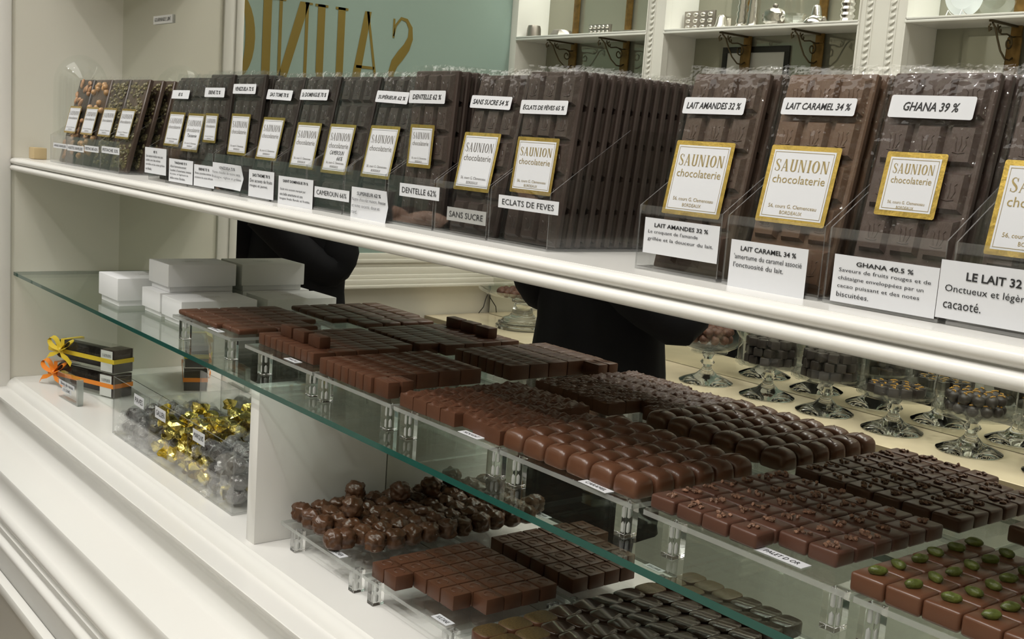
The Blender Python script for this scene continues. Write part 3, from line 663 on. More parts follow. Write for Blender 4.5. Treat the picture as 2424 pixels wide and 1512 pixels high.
for x0, lean, mesh, gold, sticker, dark, hand, cd, behind, lab, blab in ROW:
    bx = clear_box(x0-.0055, x0+.0800, .0505, blab)
    text_card(bx, *cd[:4], cd[4], cd[5], *(cd[6:8] if len(cd) > 6 else ()))
    bar(x0, lean, .6450, mesh, lab, gold=gold, sticker=sticker, dark=bool(dark), hand=hand, group=GB)
    for k in range(behind):
        ln = lean*(1-k/max(1, behind)*.35)
        st_ = sticker[4].split()[0] if sticker else (hand[0])
        bar(x0+R.uniform(-.001, .0015), ln, .6450+.0119*(k+1), mesh, f'wrapped bar {ORD[k]} behind the front one in the {cd[4]} box', group='bars stacked behind the front bars')
NUTS = [(-2.1850, 'almond', 'AMANDE CARAMELISEES', (-2.1671, -2.0874, 1.3890, 1.3979), 'dark bar studded with almonds at the left end of the shelf', 'clear box at the left end, almond bars', 1),
        (-2.0920, 'hazelnut', 'NOISETTES CARAMELISEES', (-2.0853, -1.9943, 1.3878, 1.3983), 'milk bar studded with whole hazelnuts', 'clear box with the hazelnut bars', 1),
        (-2.0010, 'pistache_dark', 'PISTACHE 62%', (-1.9905, -1.9185, 1.3908, 1.4009), 'pistachio studded bar half hidden in PISTACHE 62% box', 'clear box with PISTACHE 62% strip', 1),
        (-1.9130, 'pistache', 'PISTACHE 32%', (-1.9044, -1.8195, 1.3922, 1.4032), 'pistachio studded bar in front in PISTACHE 32% box', 'clear box with PISTACHE 32% strip', 4)]
for x0, mesh, title, cd, lab, blab, nb in NUTS:
    bx = clear_box(x0-.0030, x0+.0880, .0505, blab); text_card(bx, *cd, title, None)
    bar(x0+.003, .25, .6450, mesh, lab, 'nut_bar', .079, gold=(.006, .053, .064, .0505), dark=True, group=GB)
    for k in range(nb): bar(x0+.003, .24-.02*k, .6450+(.0165 if nb < 3 else .0225)*(k+1), mesh, f'nut bar {ORD[k]} behind the front one in the {title} box', 'nut_bar', .079, group='nut bars stacked behind', film=False)

# glass cloche and its wooden block
cl = thing('glass_cloche', 'tall clear glass dome behind the nut bars at the left end', 'cloche', (-2.262, .712, ZS))
q = G(); q.lathe([(.0498, .0015), (.0498, .145)]+[(.0498*math.cos(k*math.pi/20), .145+.058*math.sin(k*math.pi/20)) for k in range(1, 10)]+[(.0005, .203)], seg=40); q.obj('dome', 'stand_glass', cl)
q = G(); q.box(-2.302, -2.268, .628, .652, ZS+.0001, ZS+.022, .0015); tag(q.obj('wooden_block', 'wood_beech'), 'small pale wooden block left of the almond bars', 'block')

# ------------------------------------------------------------------ white gift boxes on the glass shelf
def gift_box(x0, x1, y0, y1, z0, h, lab, rz=0, deep=.042):
    cx, cy = (x0+x1)/2, (y0+y1)/2; t = thing('white_box', lab, 'box', (cx, cy, z0), rz, 'white card boxes stacked on the glass'); a_, b_ = (x1-x0)/2, (y1-y0)/2
    q = G(); q.box(-a_+.004, a_-.004, -b_+.004, b_-.004, 0, h-.003, .0006); q.obj('tray', 'box_white', t)
    q = G(); q.box(-a_, a_, -b_, b_, h-min(h*.8, deep), h, .0012); l = q.obj('lid', 'box_white', t)
    q = G(); q.flat(shift(sau(.036, .007), -.018, .001), (0, 0, h+.0003), (0, 1, 0), (-1, 0, 0)); q.flat(fit('chocolaterie', .03, .004), (.006, 0, h+.0003), (0, 1, 0), (-1, 0, 0)); q.obj('lettering', 'box_print', l)
gift_box(-1.956, -1.862, .650, .780, ZU, .0475, 'low white box standing alone at the left of the stack')
gift_box(-1.8265, -1.7475, .678, .802, ZU, .0392, 'bottom left white box of the stack')
gift_box(-1.7345, -1.6545, .676, .802, ZU, .0390, 'bottom right white box of the stack')
gift_box(-1.8300, -1.7450, .690, .806, ZU+.0395, .0450, 'top white box of the stack')

# ------------------------------------------------------------------ ribboned gift cases, price block and candy bins on the counter deck
def ribbon_bow(t, x, y, z, mat, s=1):
    q = G()
    def rib(pts, wv):
        wv = Vector(wv); n = len(pts); A = [[Vector(p)-wv for p in pts], [Vector(p)+wv for p in pts]]; q.grid(A)
    for sg in (-1, 1):
        L = [(x+sg*s*(.002+.030*math.sin(k*math.pi/10)*(.55+.45*math.sin(k*math.pi/10))), y-.004-.004*math.sin(k*math.pi/5), z+s*(.002+.017*math.sin(k*math.pi/10)-.013*math.cos(k*math.pi/10)*math.sin(k*math.pi/10))) for k in range(11)]
        rib(L, (0, .0045, .002))
        rib([(x, y-.004, z), (x+sg*.012*s, y-.009, z-.008*s), (x+sg*.026*s, y-.010, z-.012*s), (x+sg*.036*s, y-.008, z-.022*s)], (.001, .001, .0045))
    q.ico((x, y-.004, z), .0058, 2, .15, 2, 1, 0, (1, .8, 1))
    return q.obj('bow', mat, t)
def ribbon_case(x, y, z, rz, mat, lab, bowx):
    t = thing('ribboned_case', lab, 'gift case', (x, y, z), rz, 'ribboned cases of dark rounds'); L, Wd, H = .185, .046, .046
    q = G(); q.box(-L/2, L/2, -Wd/2, Wd/2, 0, H, .0006); q.obj('clear_case', 'acrylic_thin', t)
    q = G()
    for k in range(24):
        u = -L/2+.012+k*(L*.80)/24
        q.lathe([(.0003, -.0028), (.0175, -.0026), (.0195, 0), (.0175, .0026), (.0003, .0028)], 0, 0, 0, 14)
        for v in q.bm.verts[-70:] if False else []: pass
    q.bm.clear()
    rows = []
    for k in range(73):
        u = -L/2+.010+k*(L*.80)/72; rr = .0182+.0022*math.cos(k*math.pi*2/3); 
        if k in (0, 72): rr = .002
        rows.append([(u, rr*math.cos(j*math.pi/9), H/2+rr*math.sin(j*math.pi/9)) for j in range(18)])
    q.grid(rows, 0, True); q.obj('dark_rounds', 'biscuit_black', t)
    q = G(); q.box(L*.5-.034, L*.5-.0013, -Wd/2+.0013, Wd/2-.0013, .0013, H-.0013); q.obj('end_block', 'candy_dark', t)
    q = G(); e = .0006; z0, z1 = H*.42, H*.60
    for x0, x1, y0, y1 in ((-L/2-e, L/2+e, -Wd/2-e, -Wd/2), (-L/2-e, L/2+e, Wd/2, Wd/2+e), (-L/2-e, -L/2, -Wd/2, Wd/2), (L/2, L/2+e, -Wd/2, Wd/2)): q.box(x0, x1, y0, y1, z0, z1)
    q.box(bowx-.005, bowx+.005, -Wd/2, Wd/2, H, H+e); q.box(bowx-.005, bowx+.005, -Wd/2-e, -Wd/2, z1, H)
    q.obj('ribbon', mat, t)
    ribbon_bow(t, bowx, -Wd/2-.001, H*.55, mat)
    q = G(); q.flat(rect(L/2-.036, L/2-.004, .003, H-.003), (0, -Wd/2-.0003, 0), *XZ); l = q.obj('label', 'paper_warm', t)
    q = G(); q.flat(shift(sau(.024, .006), L/2-.032, H*.66), (0, -Wd/2-.0005, 0), *XZ); q.obj('lettering', 'ink', l)
    return t
ribbon_case(-2.166, .7060, ZLo, .37, 'ribbon_orange', 'lower dark case tied with orange ribbon', -.070)
ribbon_case(-2.163, .7060, ZLo+.0475, .37, 'ribbon_yellow', 'upper dark case tied with yellow ribbon bow', -.052)
pc = thing('price_block', 'clear acrylic block with small printed price strips in front of the orange case', 'price holder', (-2.085, .6400, ZLo), .06)
q = G(); q.box(-.047, .047, -.0015, .0115, 0, .0485, .0008, 0, 1); q.obj('block', 'acrylic', pc)
q = G(); q.box(-.046, .046, .0005, .0105, .0002, .0016); q.box(.0400, .0468, .0005, .0105, .0016, .0480); q.obj('polished_side', 'acrylic_rim', pc)
for z0, tx in ((.0255, 'fèves de cacao'), (.0150, '11,50€')):
    q = G(); q.flat(rect(-.040 if z0 > .02 else -.024, .036 if z0 > .02 else .022, z0, z0+.0095), (0, -.0018, 0), *XZ); s_ = q.obj('strip', 'paper', pc)
    q = G(); q.flat(fit(tx, .060 if z0 > .02 else .03, .0058), (0, -.0021, z0+.0048), *XZ); q.obj('lettering', 'ink', s_)
bn = thing('candy_bin', 'long clear acrylic bin with three compartments of wrapped sweets', 'bin')
BX = (-1.8430, -1.6860, -1.5325, -1.3730); by0, by1, bz = .6390, .7930, ZLo
q = G(); q.box(BX[0], BX[3], by0, by1, bz, bz+.0025, 0, 0, 1, 1); q.obj('base', ['acrylic_thin', 'thin_rim'], bn)
def pane(x0, x1, y0, y1, z0, z1, nm, edge):
    q = G(); q.box(x0, x1, y0, y1, z0, z1); q.bm.faces.ensure_lookup_table()
    for k in edge: q.bm.faces[k].material_index = 1
    q.obj(nm, ['acrylic_thin', 'thin_rim'], bn)
pane(BX[0], BX[3], by0, by0+.002, bz+.0026, bz+.0965, 'front', (0, 1, 3, 5)); pane(BX[0], BX[3], by1-.002, by1, bz+.0026, bz+.0965, 'back', (0, 1, 3, 5))
for x in BX: pane(x-.001, x+.001, by0+.0021, by1-.0021, bz+.0026, bz+.0965, 'divider', (0, 1, 2, 4))
for x, tx in ((-1.7230, 'PAVES'), (-1.6330, 'GALLIEN'), (-1.4880, 'MARQUIS')):
    q = G(); q.flat(rect(x-.021, x+.021, bz+.072, bz+.090), (0, by0-.0004, 0), *XZ); s_ = q.obj('name_tag', 'paper', bn)
    q = G(); q.flat(fit(tx, .033, .0085), (x, by0-.0007, bz+.081), *XZ); q.obj('lettering', 'ink', s_)
def candy_mesh(seed, gold):
    q = G(); q.ico((0, 0, 0), 1, 2, .35 if gold else .18, 1.9, seed, 0, (.0150, .0120, .0110), not gold)
    return q.mesh('core', 'gold_foil' if gold else 'candy_dark', 18)
def twist_mesh(seed, big):
    q = G(); r = random.Random(seed)
    if big: q.ico((0, 0, 0), 1, 2, .30, 2.4, seed+40, 0, (.0175, .0140, .0130), False)
    for sg in (-1, 1):
        rows = []
        for j, (u, rr) in enumerate(((.012, .0035), (.016, .0030), (.021, .0075), (.027, .0120))):
            rows.append([(sg*u+r.uniform(-.0015, .0015), rr*math.cos(k*math.pi/6)*(1+r.uniform(-.25, .25)), rr*math.sin(k*math.pi/6)*(.8+r.uniform(-.4, .4))) for k in range(12)])
        q.grid(rows, 0, True)
    return q.mesh('wrap', 'gold_foil' if not big else 'crinkled_film', 20)
cores = [candy_mesh(s, False) for s in range(3)]; golds = [candy_mesh(s, True) for s in range(4)]
tw_c = [twist_mesh(s, True) for s in range(4)]; tw_g = [twist_mesh(s+9, False) for s in range(4)]
def sweets(x0, x1, nx, ny, nz, gold, zt, where):
    for k in range(nz):
        for j in range(ny):
            for i in range(nx):
                x = x0+(x1-x0)*(i+.5)/nx+R.uniform(-.004, .004); y = .6430+.146*(j+.5)/ny+R.uniform(-.003, .003)
                z = bz+.0150+k*.0215+R.uniform(-.001, .002)+(.006*(j/ny) if k == nz-1 else 0)
                kind = gold if isinstance(gold, bool) else R.random() < gold
                nm = 'gold foil sweet' if kind else 'dark sweet in clear wrap'
                t = thing('wrapped_sweet', f'{nm}, {ORD[i]} from left, {ORD[j]} from front, {ORD[k]} layer of {where}', 'sweet', (x, y, z), 0, 'wrapped sweets in the bin')
                t.rotation_euler = (R.uniform(-.6, .6), R.uniform(-.7, .7), R.uniform(-1.2, 1.2))
                put('core', (golds if kind else cores)[R.randrange(3)], t); put('wrapper', (tw_g if kind else tw_c)[R.randrange(4)], t)
sweets(BX[0]+.012, BX[1]-.012, 4, 4, 2, False, .05, 'left bin')
sweets(BX[1]+.012, BX[2]-.012, 4, 4, 3, .78, .07, 'middle bin')
sweets(BX[2]+.012, BX[3]-.012, 4, 4, 3, .22, .07, 'right bin')

# ------------------------------------------------------------------ the other side of the shop, seen in the mirror
mc = thing('marble_counter', 'long pale marble counter seen in the mirror', 'counter')
q = G(); q.box(XL+.001, 1.2, -1.04, -.581, .806, .850, .002, 0, 1); q.obj('worktop', 'marble', mc)
q = G(); q.box(XL+.001, 1.2, -1.04, -.600, 0, .8055); q.obj('body', 'counter_paint', mc)
q = G(); q.box(XL+.001, 1.2, -.5808, -.5795, .807, .849); q.obj('edge_band', 'marble_front', mc)
q = G(); q.box(XL+.03, 1.2, -.846, -.840, .8515, 1.30); tag(q.obj('counter_mirror', 'mirror_silver'), 'mirror panel behind the glass stands on the marble counter', 'mirror')
wc = thing('wall_cabinet', 'white panelled cabinet with mirrored backs above the marble counter', 'cabinet')
YC = -.864
PIL = ((XL+.002, -3.1900), (-2.5457, -2.4750), (-1.7863, -1.6560), (-1.02, -.89), (-.25, -.12))
q = G(); q.box(XL+.002, .6, -1.04, -.850, 1.302, 1.36); q.box(XL+.002, .6, -1.04, YC+.01, 2.40, 2.60); q.obj('carcass', 'white_paint', wc)
for n, (x0, x1) in enumerate(PIL):
    q = G(); q.box(x0, x1, -1.04, YC, 1.361, 2.399, .001); W = x1-x0
    if n:
        cols = (x0+W*.24,) if W < .1 else (x0+W*.20, x0+W*.72)
        for cx in cols:
            q.box(cx-.013, cx-.0105, YC-.0005, YC+.003, 1.37, 2.39); q.box(cx+.0105, cx+.013, YC-.0005, YC+.003, 1.37, 2.39)
            for k in range(62):
                z = 1.38+k*.0162; vs = q.ico((0, 0, 0), 1, 1, 0, 1, 0, 0, (.0105, .0045, .0052)); M = Matrix.Rotation(-.6, 3, 'Y')
                for v in vs: v.co = M@v.co+Vector((cx, YC+.001, z))
        q.box(x0-.004, x0, YC-.02, YC+.004, 1.361, 2.399); q.box(x1, x1+.004, YC-.02, YC+.004, 1.361, 2.399)
    q.obj('pilaster', 'white_paint', wc)
for i in range(4):
    x0, x1 = PIL[i][1]+.0005, PIL[i+1][0]-.0005
    q = G(); q.box(x0, x1, -1.012, -1.004, 1.361, 2.399); q.obj('mirror_back', 'mirror_olive_reflection', wc)
    q = G(); q.box(x0, x1, -1.003, YC, 1.8165, 1.8275, .001); q.box(x0, x1, YC, YC+.006, 1.8150, 1.8215, .002); q.box(x0, x1, YC, YC+.004, 1.8235, 1.8285, .0015)
    q.obj('shelf', 'gloss_paint', wc)
    q = G(); n = 24; cx = (x0+x1)/2; rx = (x1-x0)/2; P = []
    for k in range(n+1):
        t = math.pi*k/n; P.append((cx-rx*.80*math.cos(t), 2.03+.26*math.sin(t)))
    for k in range(n):
        (ax, az), (bx_, bz_) = P[k], P[k+1]
        for y in (YC-.012, YC-.004): q.face([(ax, y, az), (bx_, y, bz_), (bx_, y, 2.3985), (ax, y, 2.3985)])
        q.face([(ax, YC-.012, az), (bx_, YC-.012, bz_), (bx_, YC-.004, bz_), (ax, YC-.004, az)])
    for sx, xa in ((-1, x0), (1, x1)):
        e = P[0][0] if sx < 0 else P[-1][0]
        for y in (YC-.012, YC-.004): q.face([(xa, y, 2.03), (e, y, 2.03), (e, y, 2.3985), (xa, y, 2.3985)])
        q.face([(xa, YC-.012, 2.03), (e, YC-.012, 2.03), (e, YC-.004, 2.03), (xa, YC-.004, 2.03)])
    q.obj('arch', 'white_paint', wc)
def scroll(q, y0, z0, r, turns, sgn, th=.0035, steps=22, x=0):
    pts = []
    for k in range(steps):
        t = k/(steps-1); an = turns*2*math.pi*t; rr = r*(1-.72*t)
        pts.append((x, y0+sgn*rr*math.sin(an), z0-r+rr*math.cos(an)))
    q.tube(pts, th*.5, 6)
for n, (x, where) in enumerate(((-3.03, 'left post in the first cabinet'), (-2.77, 'right post in the first cabinet'), (-2.258, 'left post in the middle cabinet'), (-2.002, 'right post in the middle cabinet'), (-1.439, 'post in the right cabinet'))):
    t = thing('shelf_bracket', f'brass upright with scrolled iron bracket, {where}', 'bracket', (x, 0, 0), 0, 'brass shelf brackets in the cabinets')
    q = G(); q.box(-.0135, .0135, -.9970, -.990, 1.362, 1.8160, .001); q.box(-.0135, .0135, -.9970, -.990, 1.8280, 2.398, .001); q.box(-.018, .018, -.990, -.987, 1.70, 1.79, .003); q.obj('post', 'brass', t)
    q = G(); yb = -.9895
    q.box(-.004, .004, yb, -.872, 1.8115, 1.8158)
    q.tube([(0, -.874, 1.806), (0, -.868, 1.800), (0, -.872, 1.790), (0, -.879, 1.794), (0, -.877, 1.800)], .0022, 6)
    q.tube([(0, -.882, 1.810), (0, -.897, 1.800), (0, -.912, 1.776), (0, -.930, 1.752), (0, -.955, 1.735), (0, -.975, 1.734), (0, yb, 1.742)], .0024, 6)
    q.tube([(0, yb, 1.790), (0, -.975, 1.788), (0, -.95, 1.792), (0, -.925, 1.789), (0, -.908, 1.798), (0, -.905, 1.809)], .0020, 6)
    scroll(q, -.962, 1.789, .017, 1.25, -1, .0042); scroll(q, -.918, 1.806, .009, .9, 1, .0036)
    q.obj('scroll', 'iron_bronze', t)
# metal moulds and dishes on the cabinet shelves
ZM = 1.8287
def mould(name, lab, cat='mould'): return lab
def add(name, gm, mats, lab, cat='mould', grp='metal chocolate moulds on the cabinet shelves', angle=38):
    return tag(gm.obj(name, mats, None, angle), lab, cat, grp)
def bumps(q, x0, x1, z0, z1, y, nx, nz, rx, rz, mat=1, tilt=0):
    for i in range(nx):
        for j in range(nz):
            x = x0+(x1-x0)*(i+.5)/nx; z = z0+(z1-z0)*(j+.5)/nz
            q.ico((x, y-tilt*(z-z0), z), 1, 2, 0, 1, 0, mat, (rx, .006, rz))
q = G(); q.lathe([(.026, 0), (.024, .030), (.021, .040), (.018, .040), (.02, .004), (.0005, .004)], -3.147, -.905, ZM, 20, 0, True); add('tin_mould', q, 'dull_tin', 'grey cylindrical tin mould at the left of the first cabinet shelf')
q = G(); q.lathe([(.042, 0), (.030, .019), (.028, .020), (.0005, .020)], -2.995, -.905, ZM, 6, 0, True); add('low_mould', q, 'dull_tin', 'low six sided tin mould by the first brass post')
q = G(); q.box(-2.874, -2.772, -.925, -.915, ZM, ZM+.034, .001); bumps(q, -2.872, -2.774, ZM+.002, ZM+.033, -.915, 5, 2, .008, .0065); add('praline_mould', q, ['dull_tin', 'silver_tin'], 'tin mould with two rows of five shiny bumps')
q = G(); q.box(-2.73, -2.63, -.93, -.89, ZM, ZM+.008, .002); add('flat_mould', q, 'dull_tin', 'flat dark tin mould right of the second brass post')
q = G(); q.box(-2.466, -2.345, -.944, -.936, ZM+.001, ZM+.060, .001); bumps(q, -2.464, -2.347, ZM+.004, ZM+.058, -.936, 4, 3, .0105, .0078); add('praline_mould', q, ['dull_tin', 'silver_tin'], 'large tin plate mould with three rows of round bumps')
q = G(); q.lathe([(.026, 0), (.018, .012), (.015, .030), (.009, .038), (.0005, .040)], -2.287, -.905, ZM, 20, 0, True); q.box(-2.318, -2.262, -.92, -.916, ZM, ZM+.030); add('bell_mould', q, 'silver_tin', 'small silver bell shaped mould with side clips')
for x, lab in ((-2.212, 'tall ribbed silver mould, left of the tall pair'), (-2.172, 'tall smooth silver figure mould, right of the tall pair')):
    q = G(); pr = [(.0205, 0), (.019, .004)]
    for k in range(1, 12): pr += [(.0185-.0006*k-(.003 if x < -2.2 else .0012)*(k % 2), k*.0095)]
    pr += [(.008, .110), (.0005, .113)]; q.lathe(pr, x, -.905, ZM, 20, 0, True); add('tall_mould', q, 'silver_tin', lab)
q = G(); q.ico((-2.100, -.905, ZM+.026), 1, 3, .16, 2.6, 4, 0, (.038, .018, .026)); q.ico((-2.096, -.905, ZM+.055), 1, 2, 0, 1, 0, 1, (.008, .008, .007)); q.box(-2.075, -2.068, -.915, -.895, ZM+.0001, ZM+.03, 0, 1); add('shell_mould', q, ['silver_tin', 'dull_tin'], 'silver shell shaped mould leaning on its clip', angle=20)
q = G(); q.lathe([(.018, 0), (.028, .016), (.032, .026), (.029, .026), (.024, .014), (.012, .004), (.0005, .004)], -2.012, -.885, ZM, 8, 0, True); add('glass_dish', q, 'stand_glass', 'small eight sided pale glass dish', 'dish', 'glass and china on the cabinet shelves', 20)
q = G(); q.lathe([(.034, 0), (.033, .004), (.026, .014), (.015, .020), (.011, .040), (.009, .046), (.0005, .050)], -1.944, -.890, ZM, 28, 0, True); q.ico((-1.910, -.880, ZM+.010), .006, 2, 0, 1, 0, 1); q.lathe([(.003, 0), (.003, .008)], -1.910, -.88, ZM, 8, 1); add('cone_mould', q, ['chrome', 'dull_tin'], 'shiny chrome cone on a wide flared foot')
q = G(); pr = [(.020, 0)]
for k in range(1, 14): pr.append((.0205-.004*(k % 2), k*.0075))
pr.append((.0005, .105)); q.lathe(pr, -1.842, -.885, ZM, 24, 0, True); add('ribbed_mould', q, 'silver_tin', 'stacked ribbed silver mould beside the roped pilaster')
pl = thing('china_plate', 'round white china plate on a stand in the right cabinet', 'plate', (-1.545, -.915, ZM), 0, 'glass and china on the cabinet shelves')
def disc(q, r, mat=0):
    prof_ = [(.0005, 0), (r*.62, .0005), (r*.68, .004), (r, .009), (r, .0105), (r*.66, .0065), (r*.6, .003), (.0005, .0025)]
    q.lathe(prof_, seg=40, mat=mat)
    M = Matrix.Rotation(math.radians(-80), 3, 'X')
    for v in q.bm.verts: v.co = M@v.co+Vector((0, 0, r*.985+.003))
q = G(); disc(q, .050); 
for v in q.bm.verts: v.co.y = -v.co.y
q.obj('plate', 'porcelain', pl)
q = G(); q.tube([(-.018, .030, 0.001), (-.018, .022, .016), (-.018, .010, .010), (-.018, -.03, .001)], .0012, 6); q.tube([(.018, .030, 0.001), (.018, .022, .016), (.018, .010, .010), (.018, -.03, .001)], .0012, 6); q.obj('stand', 'chrome', pl)
pg = thing('glass_plate', 'round clear glass plate standing behind the white one', 'plate', (-1.485, -.955, ZM), 0, 'glass and china on the cabinet shelves'); q = G(); disc(q, .052)
for v in q.bm.verts: v.co.y = -v.co.y
q.obj('plate', 'stand_glass', pg)
# solid frame standing in for a picture reflected in the middle cabinet mirror
pf = thing('reflected_picture', 'black framed picture reflected in the middle cabinet, built as a solid stand-in', 'picture', (-2.231, -1.0005, 1.4785), 0)
q = G()
for x0, x1, z0, z1 in ((-.1245, .1245, .292, .309), (-.1245, .1245, 0, .020), (-.1245, -.107, .0201, .2919), (.107, .1245, .0201, .2919)): q.box(x0, x1, -.003, .003, z0, z1, .0008)
q.obj('frame', 'black_frame', pf)
q = G(); q.box(-.1068, .1068, -.0025, -.001, .0202, .2918); q.obj('print', 'paper_warm', pf)
# ------------------------------------------------------------------ cake stands on the marble counter
ZT = .8503
def cake_stand(x, y, rt_, hs, foot, lab, ring=True):
    t = thing('cake_stand', lab, 'cake stand', (x, y, ZT), 0, 'glass stands on the marble counter')
    q = G(); q.lathe([(foot*.98, .0005), (foot, .003), (foot*.82, .010), (foot*.40, .022), (.015, .036), (.012, .044), (.016, .050), (.020, .056), (.016, .062), (.012, .066), (.014, .072), (.019, hs-.004)], seg=36, cap0=True, cap1=True); q.obj('foot', 'stand_solid', t)
    q = G(); q.lathe([(.0195, hs-.002), (rt_*.96, hs-.002), (rt_, hs+.001), (rt_, hs+.010), (rt_-.003, hs+.010), (rt_-.004, hs+.002), (.0005, hs+.002)], seg=48); q.obj('plate', 'stand_glass', t)
    return t
def jar(t, r, z0, h):
    q = G(); q.lathe([(.0005, z0+.0005), (r*.9, z0+.0005), (r, z0+.008), (r, z0+h), (r*.96, z0+h+.006), (.02, z0+h+.022), (.0005, z0+h+.024)], seg=44); q.obj('cover', 'stand_glass', t)
def fill(x, y, r, z0, n, mk, what, stand, grp):
    k = 0; placed = []
    while k < n and len(placed) < 4000:
        an, rd = R.uniform(0, 6.283), r*math.sqrt(R.random()); px, py = x+rd*math.cos(an), y+rd*math.sin(an); placed.append(0)
        mk(px, py, z0, k); k += 1
bs = cake_stand(-2.918, -.745, .125, .125, .0, 'large old pressed glass pedestal plate at the left end of the marble counter') if False else None
t = thing('cake_stand', 'large pressed glass pedestal plate at the left end of the marble counter', 'cake stand', (-2.913, -.755, ZT), 0, 'glass stands on the marble counter')
q = G(); q.lathe([(.087, .0005), (.088, .010), (.082, .014), (.080, .022), (.068, .027), (.064, .034), (.046, .040), (.036, .052), (.031, .075), (.031, .086), (.038, .090), (.038, .095), (.030, .099)], seg=40, cap0=True, cap1=True); q.obj('foot', 'stand_solid', t)
q = G(); q.lathe([(.0005, .101), (.060, .102), (.125, .112), (.150, .126), (.152, .131), (.148, .131), (.122, .118), (.06, .108), (.0005, .107)], seg=56); q.obj('plate', 'stand_glass', t)
SPH = []
for s in range(3):
    q = G(); q.ico((0, 0, .012), .0128, 3, .10, 2.5, s); SPH.append(q.mesh('truffle', 'cocoa', 60))
def heap(cx, cy, z0, rad, layers, pitch, protos, what, where, grp, rise=.019, nm='truffle', top=None):
    c = 0
    for k in range(layers):
        rr = rad-k*pitch*.35; rings = int(rr/pitch)
        for ri in range(rings+1):
            n = 1 if ri == 0 else int(2*math.pi*ri*pitch/(pitch*1.06))
            for j in range(n):
                if ri < rings-1 and k < layers-1: continue
                an = 2*math.pi*j/n+k*.4; x, y = cx+ri*pitch*math.cos(an), cy+ri*pitch*math.sin(an)
                o = place(protos, x, y, z0+k*rise, R.uniform(0, 6), nm, f'{what} {where}', 'chocolate', grp, top); c += 1
heap(-2.913, -.755, ZT+.1085, .095, 1, .0262, SPH, 'cocoa dusted truffle', 'on the large pressed glass plate', 'truffles on the large pressed glass plate')
# stands with bowls / covered jars
YS = -.735
t = cake_stand(-2.047, -.715, .052, .085, .074, 'ribbed glass bowl on a foot holding cocoa truffles, leftmost after the person')
q = G(); seg = 96; rows = []
for r_, z in ((.004, .086), (.055, .092), (.082, .108), (.096, .130), (.102, .152), (.103, .165)):
    rows.append([(r_*(1+.012*(k % 2))*math.cos(2*math.pi*k/seg), r_*(1+.012*(k % 2))*math.sin(2*math.pi*k/seg), z) for k in range(seg)])
q.grid(rows, 0, True); q.obj('ribbed_bowl', 'stand_glass', t)
heap(-2.047, -.715, ZT+.112, .070, 2, .0255, SPH, 'cocoa truffle', 'in the ribbed glass bowl', 'truffles in the ribbed glass bowl')
CUB = [rounded(.024, .024, .022, .003, 2, .0006, s, ('bar_dark',)) for s in range(3)]
ORB = []
for s in range(3):
    q = G(); q.ico((0, 0, .0125), .0130, 3, .03, 2, s); ORB.append(q.mesh('truffle', 'bar_dark', 60))
q = G(); q.tube([(-.008, -.001, 0), (-.003, .002, .0012), (.003, -.001, .0012), (.008, .002, 0)], .0016, 6); PEEL = [q.mesh('orange_peel', 'orange_peel')]
for x, lab, kind in ((-1.851, 'glass stand with covered jar of dark squares, second on the counter', 'cube'), (-1.668, 'glass stand with covered jar of dark squares, third on the counter', 'cube'), (-1.475, 'glass stand with orange peel chocolates', 'peel'), (-1.277, 'glass stand with round dark truffles topped with peel', 'orb'), (-1.075, 'glass stand nearest the right end of the view', 'cube')):
    t = cake_stand(x, YS, .0905, .086, .072, lab); jar(t, .086, .0885, .075)
    nm = {'cube': 'square_chocolate', 'peel': 'peel_chocolate', 'orb': 'truffle'}[kind]; w_ = {'cube': 'dark square chocolate', 'peel': 'dark chocolate with orange peel', 'orb': 'round dark truffle with peel'}[kind]
    pos = {-1.851: 'second', -1.668: 'third', -1.475: 'fourth', -1.277: 'fifth', -1.075: 'sixth'}[x]
    heap(x, YS, ZT+.0895, .072, 3 if kind == 'cube' else (1 if kind == 'peel' else 2), .0265, ORB if kind == 'orb' else CUB, w_, f'on the {pos} glass stand', f'chocolates on the {pos} glass stand', .0225, nm,
         None if kind == 'cube' else ('orange_peel', PEEL, .022 if kind == 'peel' else .0250, (0, 3)))
q = G(); q.tube([(XL+.02, -.80, .852), (XL+.03, -.812, .875), (XL+.018, -.830, .905), (XL+.014, -.846, .930), (XL+.013, -.852, .905), (XL+.016, -.853, .853)], .0016, 6)
tag(q.obj('cable', 'wire'), 'thin dark cable hanging at the wall behind the pressed glass stand', 'cable')

